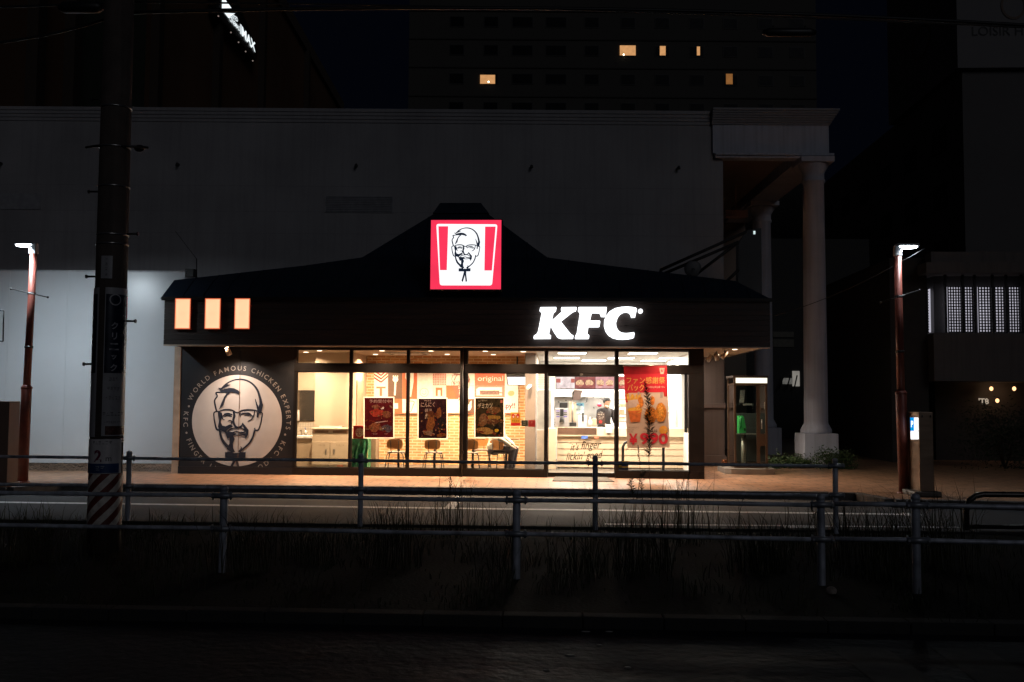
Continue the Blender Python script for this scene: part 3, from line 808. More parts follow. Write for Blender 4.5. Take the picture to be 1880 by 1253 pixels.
# ---- cinema block on the left, its long side running away from us
def ray_l(px, py): return Matrix.Rotation(-YAW, 3, 'Z') @ ray(px, py)
XC = -19.0
def CP(px, py, off=0):                              # point on the cinema's long side
    r_ = ray_l(px, py); t = (XC+off)/r_.x; return EYE+r_*t
MC = LOC
yc1 = CP(625, 300).y; zc1 = CP(625, 198).z; zc0 = CP(500, 0).z
cb = empty('cinema_building', MC @ Vector((XC, 60, 0)), YAW, label='huge dark brown cinema block whose long side runs away behind the pale building', cat='building')
mb = MB(MC); mb.box(XC-40, XC, 30, yc1, 0, (zc0+zc1)/2); mb.build('wall', pm('brown cladding', (.19, .10, .055), .8, 0, .25, .12), cb)
mb = MB(MC); mb.box(XC-40, XC+.25, 30, yc1+.2, (zc0+zc1)/2+.001, (zc0+zc1)/2+1.1); mb.build('parapet', pm('cladding edge', (.13, .10, .08), .8), cb)
for px in (40, 110, 270, 385, 470, 555):
    p = CP(px, 300); mb = MB(MC); mb.box(XC+.001, XC+.45, p.y, p.y+.7, 0, (zc0+zc1)/2); mb.build('pilaster', pm('dark pilaster', (.05, .035, .025), .8), cb)
mb = MB(MC)
for px in (395, 520, 600):
    p = CP(px, 300)
mb.box(XC+.001, XC+.03, CP(120, 300).y, CP(260, 300).y, 3, 24); mb.build('panel', pm('green grey cladding', (.07, .085, .06), .8, 0, .2, .3), cb)
cs = empty('cinema_sign', MC @ Vector((XC+.6, CP(440, 100).y, CP(470, 112).z)), YAW, label='black blade sign with white lit cinema lettering high on the brown block', cat='sign')
pa, pb = CP(398, 0, .6), CP(474, 100, .6)
def SP(px, py, off=.62):
    return MC @ CP(px, py, off)
mb = MB(); corners = [SP(396, 0, .6), SP(398, 26, .6), SP(470, 112, .6), SP(473, 92, .6), SP(440, 12, .6), SP(425, -30, .6), SP(396, -60, .6)]
back = [c+Vector((-.5, 0, 0)) for c in corners]; k = len(corners)
mb.add(corners+back, [tuple(range(k)), tuple(range(2*k-1, k-1, -1))]+[(i, (i+1) % k, (i+1) % k+k, i+k) for i in range(k)])
mb.build('sign_board', PLASTICBLACK, cs)
cw = em('cinema white', (.88, .97, 1), 1.15)
def ctext(mb, s, a, b, c, bold=.02):                # a: bottom left, b: bottom right, c: top left pixel
    A, B, C_ = SP(*a, .64), SP(*b, .64), SP(*c, .64); u, v = (B-A), (C_-A)
    vs, fs, (x0, x1, y0, y1) = glyphs(s, bold)
    mb.add([A+u*((p.x-x0)/(x1-x0))+v*((p.y-y0)/(y1-y0)) for p in vs], fs)
mb = MB(); ctext(mb, "IMAX", (441.5, 62), (469, 97), (441.5, 44), .03); mb.build('lettering', cw, cs)
mb = MB(); ctext(mb, "UNITED", (423, 33), (437, 41), (422, 24)); ctext(mb, "CINEMAS", (421.5, 38), (440, 58), (421.5, 29)); mb.build('small_lettering', cw, cs)
mb = MB(); mb.quad(SP(408, -8), SP(407.5, 18), SP(428, 19.5), SP(414, 0)); mb.quad(SP(412, 24), SP(420, 34), SP(424, 30), SP(432, 25)); mb.build('sign_triangle', cw, cs)
for px, py in ((401, 30), (424, 60), (438, 78), (451, 95), (464, 112)):
    c = MC @ CP(px, py, .9); mb = MB(); mb.ellipsoid(c, (.05, .05, .05), 8, 6); mb.build('sign_bulb', em('pin light', (1, .8, .7), .22), cs)

# ---- hotel on the right
XH = W(1762, 300, 60).x
zb = W(1762, 125, 60).z
ht = empty('hotel_building', (XH+12, 60, 0), label='tall dark hotel with a pale lettered crown panel at the right edge', cat='building')
hw_ = pm('hotel render', (.14, .132, .13), .85, 0, .12, .2)
ym = WX(1632, 235, XH).y
mb = MB(); mb.box(XH, XH+40, 60, ym, zb, zb+16); mb.build('crown_panel', pm('hotel crown', (.22, .21, .21), .85, 0, .1, .2), ht)
mb = MB(); mb.box(XH+.4, XH+40, 60.4, 96, 0, zb-.01); mb.build('wall', hw_, ht)
for i in range(6):
    for j in range(4):
        y = 63+i*5.2; z = zb-4.2-j*3.6
        mb = MB(); mb.box(XH+.33, XH+.399, y, y+2.2, z, z+1.6); mb.build('window', wdark, ht)
mb = MB(); mb.text("LOISIR HOTEL", (W(1785, 58, 59.95).x+2.5, 59.97, W(1785, 58, 60).z), (1, 0, 0), (0, 0, 1), width=5.0, height=.55); mb.build('lettering', pm('hotel letters', (.02, .02, .02), .6), ht)
c = W(1861, 10, 59.95)
mb = MB(); 
for k in range(28):
    a0, a1 = 2*math.pi*k/28, 2*math.pi*(k+1)/28
    mb.quad(*[(c.x+r__*math.cos(a), 59.96, c.z+r__*math.sin(a)*1.15) for r__, a in ((.75, a0), (.62, a0), (.62, a1), (.75, a1))])
mb.build('crest', pm('brown crest', (.12, .07, .045), .6), ht)
c = WX(1691, 78, XH); mb = MB()
for k in range(28):
    a0, a1 = 2*math.pi*k/28, 2*math.pi*(k+1)/28
    mb.quad(*[(XH-.03, c.y+r__*math.cos(a)*1.6, c.z+r__*math.sin(a)) for r__, a in ((1.1, a0), (.9, a0), (.9, a1), (1.1, a1))])
mb.build('crest', pm('brown crest dark', (.07, .05, .04), .6), ht)

# ---- low annex with lattice screens
YA = 27.0
XA = W(1735, 600, YA).x
ax = empty('annex_building', (XA+5, YA, 0), label='low two storey annex with glowing lattice windows at the right edge', cat='building')
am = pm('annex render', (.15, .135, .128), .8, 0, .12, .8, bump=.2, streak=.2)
def az(py): return W(1760, py, YA).z
xl = W(1655, 600, YA).x
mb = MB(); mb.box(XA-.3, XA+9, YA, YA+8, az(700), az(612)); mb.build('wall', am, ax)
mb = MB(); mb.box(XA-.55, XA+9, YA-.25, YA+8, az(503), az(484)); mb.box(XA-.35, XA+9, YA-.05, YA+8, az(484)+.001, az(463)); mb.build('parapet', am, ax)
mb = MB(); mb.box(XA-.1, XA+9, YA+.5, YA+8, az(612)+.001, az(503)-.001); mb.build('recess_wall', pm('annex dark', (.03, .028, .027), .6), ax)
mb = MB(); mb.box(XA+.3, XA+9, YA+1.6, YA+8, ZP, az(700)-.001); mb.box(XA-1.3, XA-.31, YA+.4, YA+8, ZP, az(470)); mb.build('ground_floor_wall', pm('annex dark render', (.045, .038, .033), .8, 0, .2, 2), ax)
scr = em('screen light', (.72, .70, .82), .62, .15, 1.1)
lat = pm('black lattice', (.012, .012, .012), .6)
def lattice(x0, x1, z0, z1, y, parent, side=False, mirror=None):
    f = (lambda a, b: Vector((a, b, 0)))
    fr = MB(); gl = MB()
    if not side:
        gl.quad((x0, y+.08, z0), (x1, y+.08, z0), (x1, y+.08, z1), (x0, y+.08, z1))
        nx = max(3, round((x1-x0)/.075)); nz = round((z1-z0)/.075)
        for i in range(nx+1): X = x0+(x1-x0)*i/nx; fr.box(X-.014, X+.014, y-.015, y+.015, z0, z1)
        for j in range(nz+1): Z = z0+(z1-z0)*j/nz; fr.box(x0, x1, y+.016, y+.035, Z-.014, Z+.014)
    else:
        gl.quad((y+.08, x0, z0), (y+.08, x1, z0), (y+.08, x1, z1), (y+.08, x0, z1))
        nx = max(3, round((x1-x0)/.11)); nz = round((z1-z0)/.075)
        for i in range(nx+1): X = x0+(x1-x0)*i/nx; fr.box(y-.015, y+.015, X-.014, X+.014, z0, z1)
        for j in range(nz+1): Z = z0+(z1-z0)*j/nz; fr.box(y+.016, y+.035, x0, x1, Z-.014, Z+.014)
    wo = fr.build('lattice_window', lat, parent); gl.build('lit_screen', scr, wo)
for a, b in ((1741, 1765), (1771, 1786), (1797, 1819), (1827, 1844), (1852, 1872)):
    lattice(W(a, 560, YA+.2).x, W(b, 560, YA+.2).x, az(609), az(525), YA+.2, ax)
lattice(YA+.35, YA+1.35, az(609), az(528), XA-.32, ax, True)
mb = MB()
for px in (1736, 1768, 1790, 1823, 1848, 1876): X = W(px, 560, YA+.12).x; mb.box(X-.03, X+.03, YA+.1, YA+.16, az(611), az(504))
mb.build('window_post', lat, ax)
for px, py, s_ in ((1820, 714, 1.), (1862, 714, .8), (1831, 736, .6)):
    c = W(px, py, YA+1.2); mb = MB(); mb.ellipsoid(c, (.05, .05, .06), 10, 8); mb.build('bulb', em('amber bulb', (1, .55, .25), 2.2), ax)
area('annex_lamp', W(1840, 712, YA+1.0), 1.2, .2, (1, .6, .35), direction=(0, 1, -.6), spread=160)
mb = MB(); mb.text("8T'", W(1806, 737, YA+1.5), (-1, 0, 0), (0, 0, 1), height=.17, bold=.02); mb.build('lettering', em('sign glow', (1, .8, .6), .45), ax)

# ================================================================== HOARDING AND STREET FURNITURE
DH = 21.6
hx0, hx1 = lx(-420, DH), lx(333, DH)
ho = empty('hoarding_wall', LOC @ Vector(((hx0+hx1)/2, DH, ZP)), YAW, label='smooth pale grey hoarding wall left of the restaurant with steel flashing', cat='wall')
hm = pm('glossy white sheet', (.55, .58, .61), .30, 0, .10, .5, rvar=.06)
zh = lz(497, DH, 200); nsh = 7
for i in range(nsh):
    a = hx0+(hx1-hx0)*i/nsh; b = hx0+(hx1-hx0)*(i+1)/nsh-.003
    mb = MB(LOC); mb.box(a, b, DH, DH+.05, ZP+.17, zh-.03); mb.build('wall_sheet', hm, ho)
mb = MB(LOC); mb.box(hx0, hx1+.01, DH-.015, DH+.08, zh-.029, zh); mb.build('top_rail', pm('hoarding rail', (.42, .45, .48), .4), ho)
mb = MB(LOC); mb.box(hx0, hx1, DH-.02, DH+.04, ZP, ZP+.169); mb.build('flashing', pm('wrinkled flashing', (.55, .56, .55), .22, .95, .25, 3, bump=.8), ho)

# lamp posts, leaning a little
redb = pm('red brown lamp post', (.20, .055, .040), .38, .1, .3, 5, streak=.35)
def lamp_post(base, top, shoe, flange, yl, head_dir, lab, rods):
    """base/top/shoe in pixels, at world distance Y"""
    b = G(*base, ZP); Y = b.y
    t = W(*top, Y); m_ = W(*shoe, Y)
    r_ = empty('street_lamp', b, label=lab, cat='street lamp', group='lamp posts on the pavement')
    mb = MB(); mb.tube([b, m_, m_+(t-m_).normalized()*.05], [.098, .092, .070], 20); mb.tube([m_, t], [.068, .062], 20); mb.lathe((b.x, b.y, b.z-.01), [(.13, 0), (.13, .025), (.1, .04)], 20)
    mb.tube([m_-(t-m_).normalized()*.03, m_+(t-m_).normalized()*.02], .100, 20)
    mb.build('post', redb, r_)
    mb = MB(); q = m_.lerp(t, .30); ax_ = (t-m_).normalized(); mb.tube([q-ax_*.02, q+ax_*.02], .078, 16); mb.build('band', PLASTICBLACK, r_)
    q = m_.lerp(t, rods); mb = MB(); mb.tube([q-ax_*.022, q+ax_*.022], .075, 16)
    dd = Vector((1, 0, -.22*head_dir*-1)).normalized() if head_dir < 0 else Vector((1, 0, .32)).normalized()
    mb.tube([q-dd*.36+Vector((0, -.08, 0)), q+dd*.36+Vector((0, -.08, 0))], .011, 6)
    for e in (-.36, .36): mb.ellipsoid(q+dd*e+Vector((0, -.08, 0)), (.022, .022, .022), 8, 6)
    mb.build('cross_rod', pm('black iron', (.03, .03, .03), .4, .5), r_)
    mb = MB(); mb.obox(t+Vector((0, 0, .09)), (.062, 0, 0), (0, .062, 0), (0, 0, .092)); nk = mb.build('neck', pm('grey casting', (.45, .47, .50), .4), r_, bevel=.008)
    hz = t.z+.19
    c = Vector((t.x+head_dir*.16, t.y, hz))
    mb = MB(); mb.obox(c, (.19, 0, 0), (0, .10, 0), (0, 0, .022)); mb.build('lamp_head', pm('lamp head grey', (.3, .32, .34), .4), r_, bevel=.01)
    mb = MB(); mb.ellipsoid(c+Vector((0, 0, -.034)), (.19, .10, .032), 20, 8); mb.build('diffuser', em('led light', (.80, .93, 1), 30), r_)
    return c+Vector((0, 0, -.07))
c1 = lamp_post((41, 886), (62, 466), (49, 712), None, None, -1, 'rusty red leaning lamp post with glowing white head before the pale hoarding', .70)
area('street_light', c1, 145, .3, (.80, .92, 1.), direction=(0, .42, -1), spread=150)
c2 = lamp_post((1661, 906), (1648, 470), (1654, 722), None, None, 1, 'rusty red lamp post with glowing white head beside the parking pillar', .70)
area('street_light', c2, 28, .3, (.86, .94, 1.), direction=(.25, -.12, -1), spread=165)

# utility pole between the rails
b = G(190, 1012, .06); YP = b.y; t = W(221, -60, YP)
pole = empty('utility_pole', b, label='tall dark concrete utility pole wrapped in notices with striped guard at its foot', cat='utility pole')
axp = (t-b).normalized(); PL = (t-b).length
def PR(h): return .170-.016*h/6
def PP(py): 
    q = W(190+(1012-py)*.0289, py, YP); return (q-b).dot(axp)
mb = MB(); mb.tube([b, b+axp*PL], [.172, PR(PL)], 32); mb.build('shaft', pm('dark weathered concrete', (.085, .065, .055), .8, 0, .25, 5, bump=.4, streak=.35), pole)
uR = Vector((1, 0, 0)); uR = (uR-axp*uR.dot(axp)).normalized(); uB = axp.cross(uR)   # uB points away from camera (+y)
if uB.y < 0: uB = -uB
def bend_at(h0, ang0, off):
    def f(x, y):
        h = h0+y; rr = PR(h)+off; a = ang0+R(22)+x/rr
        return b+axp*h+uR*(rr*math.sin(a))-uB*(rr*math.cos(a))
    return f
def wrap(name, m, h0, h1, a0, a1, off, parent=pole, n=20):
    mb = MB(); vs = []
    for h in (h0, h1):
        for i in range(n+1):
            a = R(22+a0)+(R(a1)-R(a0))*i/n; rr = PR(h)+off; vs.append(b+axp*h+uR*(rr*math.sin(a))-uB*(rr*math.cos(a)))
    for h in (h0, h1):
        for i in range(n+1):
            a = R(22+a0)+(R(a1)-R(a0))*i/n; rr = PR(h)+.0005; vs.append(b+axp*h+uR*(rr*math.sin(a))-uB*(rr*math.cos(a)))
    k = n+1
    mb.add(vs, [(i, i+1, k+i+1, k+i) for i in range(n)], True)
    mb.add(vs, [(i, 2*k+i, 2*k+i+1, i+1) for i in range(n)]+[(k+i, k+i+1, 3*k+i+1, 3*k+i) for i in range(n)]+[(0, k, 3*k, 2*k), (n, 2*k+n, 3*k+n, k+n)])
    return mb.build(name, m, parent)
# striped guard
def stripes_mat():
    m = bpy.data.materials.new('barber stripes'); nt, out = _out(m); N = nt.nodes.new; K = nt.links.new
    bs = N('ShaderNodeBsdfPrincipled'); K(bs.outputs[0], out.inputs[0]); bs.inputs['Roughness'].default_value = .45
    tc = N('ShaderNodeTexCoord'); sp = N('ShaderNodeSeparateXYZ'); K(tc.outputs['Object'], sp.inputs[0])
    at = N('ShaderNodeMath'); at.operation = 'ARCTAN2'; K(sp.outputs[0], at.inputs[0]); ng = N('ShaderNodeMath'); ng.operation = 'MULTIPLY'; ng.inputs[1].default_value = -1; K(sp.outputs[1], ng.inputs[0]); K(ng.outputs[0], at.inputs[1])
    m1 = N('ShaderNodeMath'); m1.operation = 'MULTIPLY'; m1.inputs[1].default_value = .17; K(at.outputs[0], m1.inputs[0])
    m2 = N('ShaderNodeMath'); m2.operation = 'SUBTRACT'; K(sp.outputs[2], m2.inputs[0]); K(m1.outputs[0], m2.inputs[1])
    dv = N('ShaderNodeMath'); dv.operation = 'DIVIDE'; K(m2.outputs[0], dv.inputs[0]); dv.inputs[1].default_value = .178
    fr = N('ShaderNodeMath'); fr.operation = 'FRACT'; K(dv.outputs[0], fr.inputs[0])
    gt = N('ShaderNodeMath'); gt.operation = 'GREATER_THAN'; gt.inputs[1].default_value = .5; K(fr.outputs[0], gt.inputs[0])
    nz = N('ShaderNodeTexNoise'); nz.inputs['Scale'].default_value = 12; nz.inputs['Detail'].default_value = 6; K(tc.outputs['Object'], nz.inputs['Vector'])
    mx = N('ShaderNodeMix'); mx.data_type = 'RGBA'; K(gt.outputs[0], mx.inputs[0]); mx.inputs[6].default_value = (.16, .035, .026, 1); mx.inputs[7].default_value = (.72, .66, .60, 1)
    r = N('ShaderNodeMapRange'); r.inputs[1].default_value = .3; r.inputs[2].default_value = .7; r.inputs[3].default_value = .6; r.inputs[4].default_value = 1.15; K(nz.outputs[0], r.inputs[0])
    s_ = N('ShaderNodeVectorMath'); s_.operation = 'SCALE'; K(mx.outputs[2], s_.inputs[0]); K(r.outputs[0], s_.inputs['Scale']); K(s_.outputs[0], bs.inputs['Base Color'])
    return m
hA, hB = PP(963), PP(869)
wrap('striped_guard', stripes_mat(), hA, hB, -180, 180, .006, n=40)
lowplate = wrap('notice_plate', pm('notice white', (.68, .65, .66), .4, 0, .12, 8, streak=.25), PP(868), PP(806), -95, 60, .010)
wrap('blue_band', pm('notice blue', (.02, .055, .16), .4), PP(867), PP(850), -92, 48, .012, lowplate)
def poletext(s, pyc, xoff, h, m, parent, off, bold=.0, ang=0, name='lettering'):
    mb = MB(); mb.text(s, (0, 0, 0), (1, 0, 0), (0, 0, 1), height=h, bold=bold, bend=bend_at(PP(pyc), R(ang)+xoff/.17, off)); return mb.build(name, m, parent)
poletext("2", 836, -.075, .125, pm('maroon', (.15, .01, .05), .5), lowplate, .0125, .03)
poletext("m", 842, .03, .04, pm('dark print', (.05, .04, .05), .5), lowplate, .0125)
poletext("~6", 812, -.04, .035, pm('dark print', (.05, .04, .05), .5), lowplate, .0125)
poletext("~2", 858, -.05, .05, pm('notice white print', (.4, .42, .46), .5), lowplate, .0145)
adm = pm('advert white', (.40, .40, .42), .3, 0, .1, 6, streak=.15)
adv = wrap('advert_wrap', adm, PP(800), PP(531), -16, 80, .010)
wrap('blue_field', pm('advert blue', (.008, .014, .035), .28), PP(686), PP(543), -13, 78, .0115, adv)
adv2 = wrap('advert_wrap', adm, PP(802), PP(531), -100, -42, .010)
wrap('blue_field', pm('advert blue', (.008, .014, .035), .28), PP(686), PP(543), -98, -46, .0115, adv2)
wrap('red_edge', pm('magenta edge', (.7, .02, .08), .3), PP(585), PP(545), 70, 79, .013, adv)
tw_ = pm('advert print', (.42, .42, .45), .4)
for i, ch in enumerate("クリニック"): poletext(ch, 600+i*19, .055, .075 if ch != 'ッ' else .05, tw_, adv, .013, .02)
mb = MB(); k_ = 24; f_ = bend_at(PP(553), R(0)+.055/.17, .0135)
for k in range(k_):
    a0, a1 = 2*math.pi*k/k_, 2*math.pi*(k+1)/k_
    mb.quad(*[f_(r__*math.cos(a), r__*math.sin(a)) for r__, a in ((.062, a0), (.050, a0), (.050, a1), (.062, a1))])
mb.build('round_mark', tw_, adv)
dp = pm('dark print', (.05, .04, .05), .5)
for i, s_ in enumerate(("~3", "~4", "~5")): poletext(s_, 697+i*17, .06, .034, dp, adv, .0125)
poletext("~6", 760, .07, .04, dp, adv, .0125); poletext("~9", 775, .07, .022, dp, adv, .0125)
wrap('photo_strip', pm('warm photo print', (.09, .04, .03), .25, 0, .6, 18), PP(798), PP(782), -4, 74, .012, adv)
pl = wrap('number_plate', adm, PP(515), PP(474), -35, 5, .010)
for i, ch in enumerate(("~1", "~1 ", "~1  ", "~1   ")): poletext(ch, 480+i*9, -.045, .030, dp, pl, .0125)
for py in (433, 450, 200, 273, 345, 806.5, 811):
    h = PP(py); mb = MB(); mb.tube([b+axp*(h-.008), b+axp*(h+.008)], PR(h)+.008, 32, True); mb.build('steel_band', pm('band steel', (.55, .53, .52), .3, .9), pole)
h = PP(273)
mb = MB(); mb.tube([b+axp*h-uR*.30-uB*.05, b+axp*h-uR*.15-uB*.12, b+axp*h+uR*.18-uB*.1, b+axp*h+uR*.38-uB*.02], .014, 8); mb.ellipsoid(b+axp*h+uR*.27, (.06, .03, .04)); mb.build('bracket', PLASTICBLACK, pole)
for py, sd in ((669, -1), (590, 1), (508, -1), (430, 1), (352, -1), (183, -1)):
    h = PP(py); a_ = b+axp*h
    mb = MB(); mb.tube([a_+uR*sd*.14, a_+uR*sd*.275], .011, 8); mb.tube([a_+uR*sd*.270, a_+uR*sd*.285], .021, 8); mb.build('step_bolt', PLASTICBLACK, pole)

# overhead cables and splice cases, strung along the street
def cable(p, q, sag, r_=.014, lab='', name='overhead_cable', grp=None, n=26):
    pts = [p.lerp(q, i/n)-Vector((0, 0, sag*4*(i/n)*(1-i/n))) for i in range(n+1)]
    mb = MB(); mb.tube(pts, r_, 6); return tag(mb.build(name, pm('cable rubber', (.012, .012, .013), .5)), lab, 'cable', grp)
cable(W(-500, 10, 10.6), W(213, 5, 11.1), .05, .014, 'black overhead cable running left from the pole top at the frame edge', grp='overhead cables')
cable(W(-500, -5, 10.6), W(214, 29, 11.2), .45, .016, 'sagging black cable meeting the left side of the pole, lower one', grp='overhead cables')
cable(W(222, 4, 11.1), W(2500, 88, 13), -.12, .011, 'thin upper black cable crossing from the pole to the right edge', grp='overhead cables')
cable(W(222, 24, 11.1), W(2500, 96, 13), -.25, .022, 'thick lower black cable crossing from the pole to the right edge', grp='overhead cables')
cable(W(1698, 456, G(1661, 906, ZP).y), W(1418, 581, 19.9), .12, .006, 'thin pale service wire from the canopy corner up past the right lamp', 'service_wire')
def splice(px0, px1, py, Y, r_, lab):
    p, q = W(px0, py, Y), W(px1, py, Y); mb = MB(); mb.tube([p, p.lerp(q, .12), p.lerp(q, .88), q], [r_*.5, r_, r_, r_*.5], 14)
    for t_ in (.2, .8): c = p.lerp(q, t_); mb.tube([c+Vector((0, 0, r_*.6)), c+Vector((0, 0, r_*1.5))], .012, 6)
    tag(mb.build('splice_case', PLASTICBLACK), lab, 'splice case', 'splice cases on the cables')
splice(108, 190, 14, 11.0, .068, 'black splice case on the cable left of the utility pole')
splice(1400, 1498, 60, 12.1, .055, 'black splice case on the cable above the portico')

# ---- guard rails
def rail_fence(name, lab, grp, tops, Ys, px_posts, hrail, base, extra=None):
    pass
def gpoint(px, Y): return W(px, 900, Y).x
def guard_rail(lab, xs_posts, y_at, ht, hm, z0, x_l, x_r, post_r=.038, rail_r=.021, rnd_=0):
    r_ = empty('guard_rail', (xs_posts[0], y_at(xs_posts[0]), z0), label=lab, cat='guard rail', group='pipe guard rails along the verge')
    for X in xs_posts:
        Y = y_at(X); mb = MB(); mb.tube([(X, Y, z0-.05), (X, Y, z0+ht+.04)], post_r, 16, False); mb.lathe((X, Y, z0+ht+.04), [(post_r*1.08, -.03), (post_r*1.08, 0), (post_r*.8, .018), (.004, .026)], 16)
        p_ = mb.build('post', STEELGREY, r_)
        for z in (ht-.03, hm):
            mb = MB()
            mb.tube([(X-.10, y_at(X-.1)-post_r-.012, z0+z), (X+.10, y_at(X+.1)-post_r-.012, z0+z)], rail_r+.006, 12)
            for s_ in (-.085, .085): mb.tube([(X+s_, Y-post_r-.05, z0+z), (X+s_, Y-post_r-.02, z0+z)], .012, 8); mb.tube([(X+s_-.004, Y-post_r-.012, z0+z-.038), (X+s_-.004, Y-post_r-.012, z0+z+.038)], .009, 8)
            mb.build('clamp', pm('clamp steel', (.30, .32, .36), .4, .5, .1), p_)
    for z in (ht-.03, hm):
        mb = MB(); n = 14; mb.tube([(x_l+(x_r-x_l)*i/n, y_at(x_l+(x_r-x_l)*i/n)-post_r-.012, z0+z+.004*math.sin(i*1.7)) for i in range(n+1)], rail_r, 12); mb.build('rail', STEELGREY, r_)
    return r_
pF = [W(px, 900, 13.0) for px in (238, 665, 1092, 1525)]
zf_top = W(665, 850, 13.0).z
guard_rail('long pale pipe rail standing at the far edge of the verge before the road', [-9.3]+[p.x for p in pF], lambda x: 12.85-.02*x, W(665, 845, 13.0).z, W(665, 901, 13.0).z, .03, -12, pF[-1].x+.05, .034, .020)
pN = [W(px, 950, 9.2) for px in (-170, 400, 948)]
zn = W(400, 915, 9.3).z
guard_rail('nearer pale pipe rail among the weeds, with posts standing before the shop', [-8.6, pN[1].x, pN[2].x, W(1516, 950, 9.0).x], lambda x: 9.25-.035*x, W(948, 919, 9.2).z, W(948, 987, 9.2).z, .03, -11, W(1530, 950, 9.0).x, .036, .020)
pr = W(1700, 950, 8.6)
guard_rail('short end length of pale pipe rail low in the weeds at the right', [pr.x, 7.2], lambda x: 8.95-.035*x, W(1700, 930, 8.7).z, W(1700, 1002, 8.7).z, .03, W(1520, 950, 8.8).x+.06, 9.2, .036, .020)

# bent pipe barrier at the right
Yb = 13.4
p0 = W(1775, 985, Yb); zt_ = W(1800, 908, Yb).z
mb = MB(); pts = [(p0.x, Yb, 0), (p0.x, Yb, zt_-.20), (p0.x+.04, Yb, zt_-.08), (p0.x+.12, Yb, zt_-.02), (p0.x+.22, Yb, zt_), (p0.x+2.2, Yb+.02, zt_), (p0.x+2.4, Yb+.02, zt_-.1), (p0.x+2.44, Yb, zt_-.25), (p0.x+2.44, Yb, 0)]
mb.tube(pts, .038, 14); mb.tube([(p0.x+.02, Yb, zt_-.42), (p0.x+2.43, Yb, zt_-.42)], .028, 12)
tag(mb.build('hoop_barrier', pm('worn black pipe', (.06, .055, .05), .3, .7, .3, 6)), 'bent black pipe hoop barrier at the roadside below the parking pillar', 'barrier')
# ================================================================== THINGS INSIDE THE SHOP
def plane_map(ox, oy, s, Y): return lambda x, y, lift=0: W(ox+x/s, oy+y/s, Y)+Vector((0, -lift, 0))
def slab(mb, f, x0, y0, x1, y1, lift=0, th=.004):
    a, b, c, d = f(x0, y0), f(x1, y0), f(x1, y1), f(x0, y1); n = Vector((0, -1, 0))
    lo = [p+n*lift for p in (a, b, c, d)]; hi = [p+n*th for p in lo]
    return mb.add(lo+hi, [(0, 1, 2, 3), (7, 6, 5, 4), (0, 4, 5, 1), (1, 5, 6, 2), (2, 6, 7, 3), (3, 7, 4, 0)])
def poly(mb, f, pts, lift): return mb.add([f(x, y, lift) for x, y in pts], [tuple(range(len(pts)))])
def blob(mb, f, cx, cy, rx, ry, lift, seed=0, n=18, j=.14, rot=0):
    q = random.Random(seed); pts = []
    for k in range(n):
        a = 2*math.pi*k/n; r_ = 1+q.uniform(-j, j); x, y = rx*r_*math.cos(a), ry*r_*math.sin(a)
        pts.append((cx+x*math.cos(rot)-y*math.sin(rot), cy+x*math.sin(rot)+y*math.cos(rot)))
    return poly(mb, f, pts, lift)
def strk(mb, f, pts, hw, lift):
    P = cr(pts, 4); vs = []
    for i, (x, y) in enumerate(P):
        a = P[max(i-1, 0)]; b = P[min(i+1, len(P)-1)]; dx, dy = b[0]-a[0], b[1]-a[1]; q = math.hypot(dx, dy) or 1
        vs += [f(x-dy/q*hw, y+dx/q*hw, lift), f(x+dy/q*hw, y-dx/q*hw, lift)]
    return mb.add(vs, [(2*i, 2*i+1, 2*i+3, 2*i+2) for i in range(len(P)-1)])
def ptext(mb, f, s, cx, cy, w_, h_, lift, bold=0., shear=0., rot=0.):
    vs, fs, (x0, x1, y0, y1) = glyphs(s, bold); out = []
    for p in vs:
        x = (p.x-(x0+x1)/2)/(x1-x0)*w_; y = -(p.y-(y0+y1)/2)/(y1-y0)*h_; x -= y*shear
        out.append(f(cx+x*math.cos(rot)-y*math.sin(rot), cy+x*math.sin(rot)+y*math.cos(rot), lift))
    return mb.add(out, fs)
def flat(c, name=None, rough=.5, var=.08, sc=20): return pm(name or 'print %.3f %.3f %.3f' % c, c, rough, 0, var, sc)
RED, ORG, CRM, BRN, GRY = (.62, .03, .03), (.62, .14, .06), (.80, .70, .58), (.13, .075, .05), (.2, .18, .17)

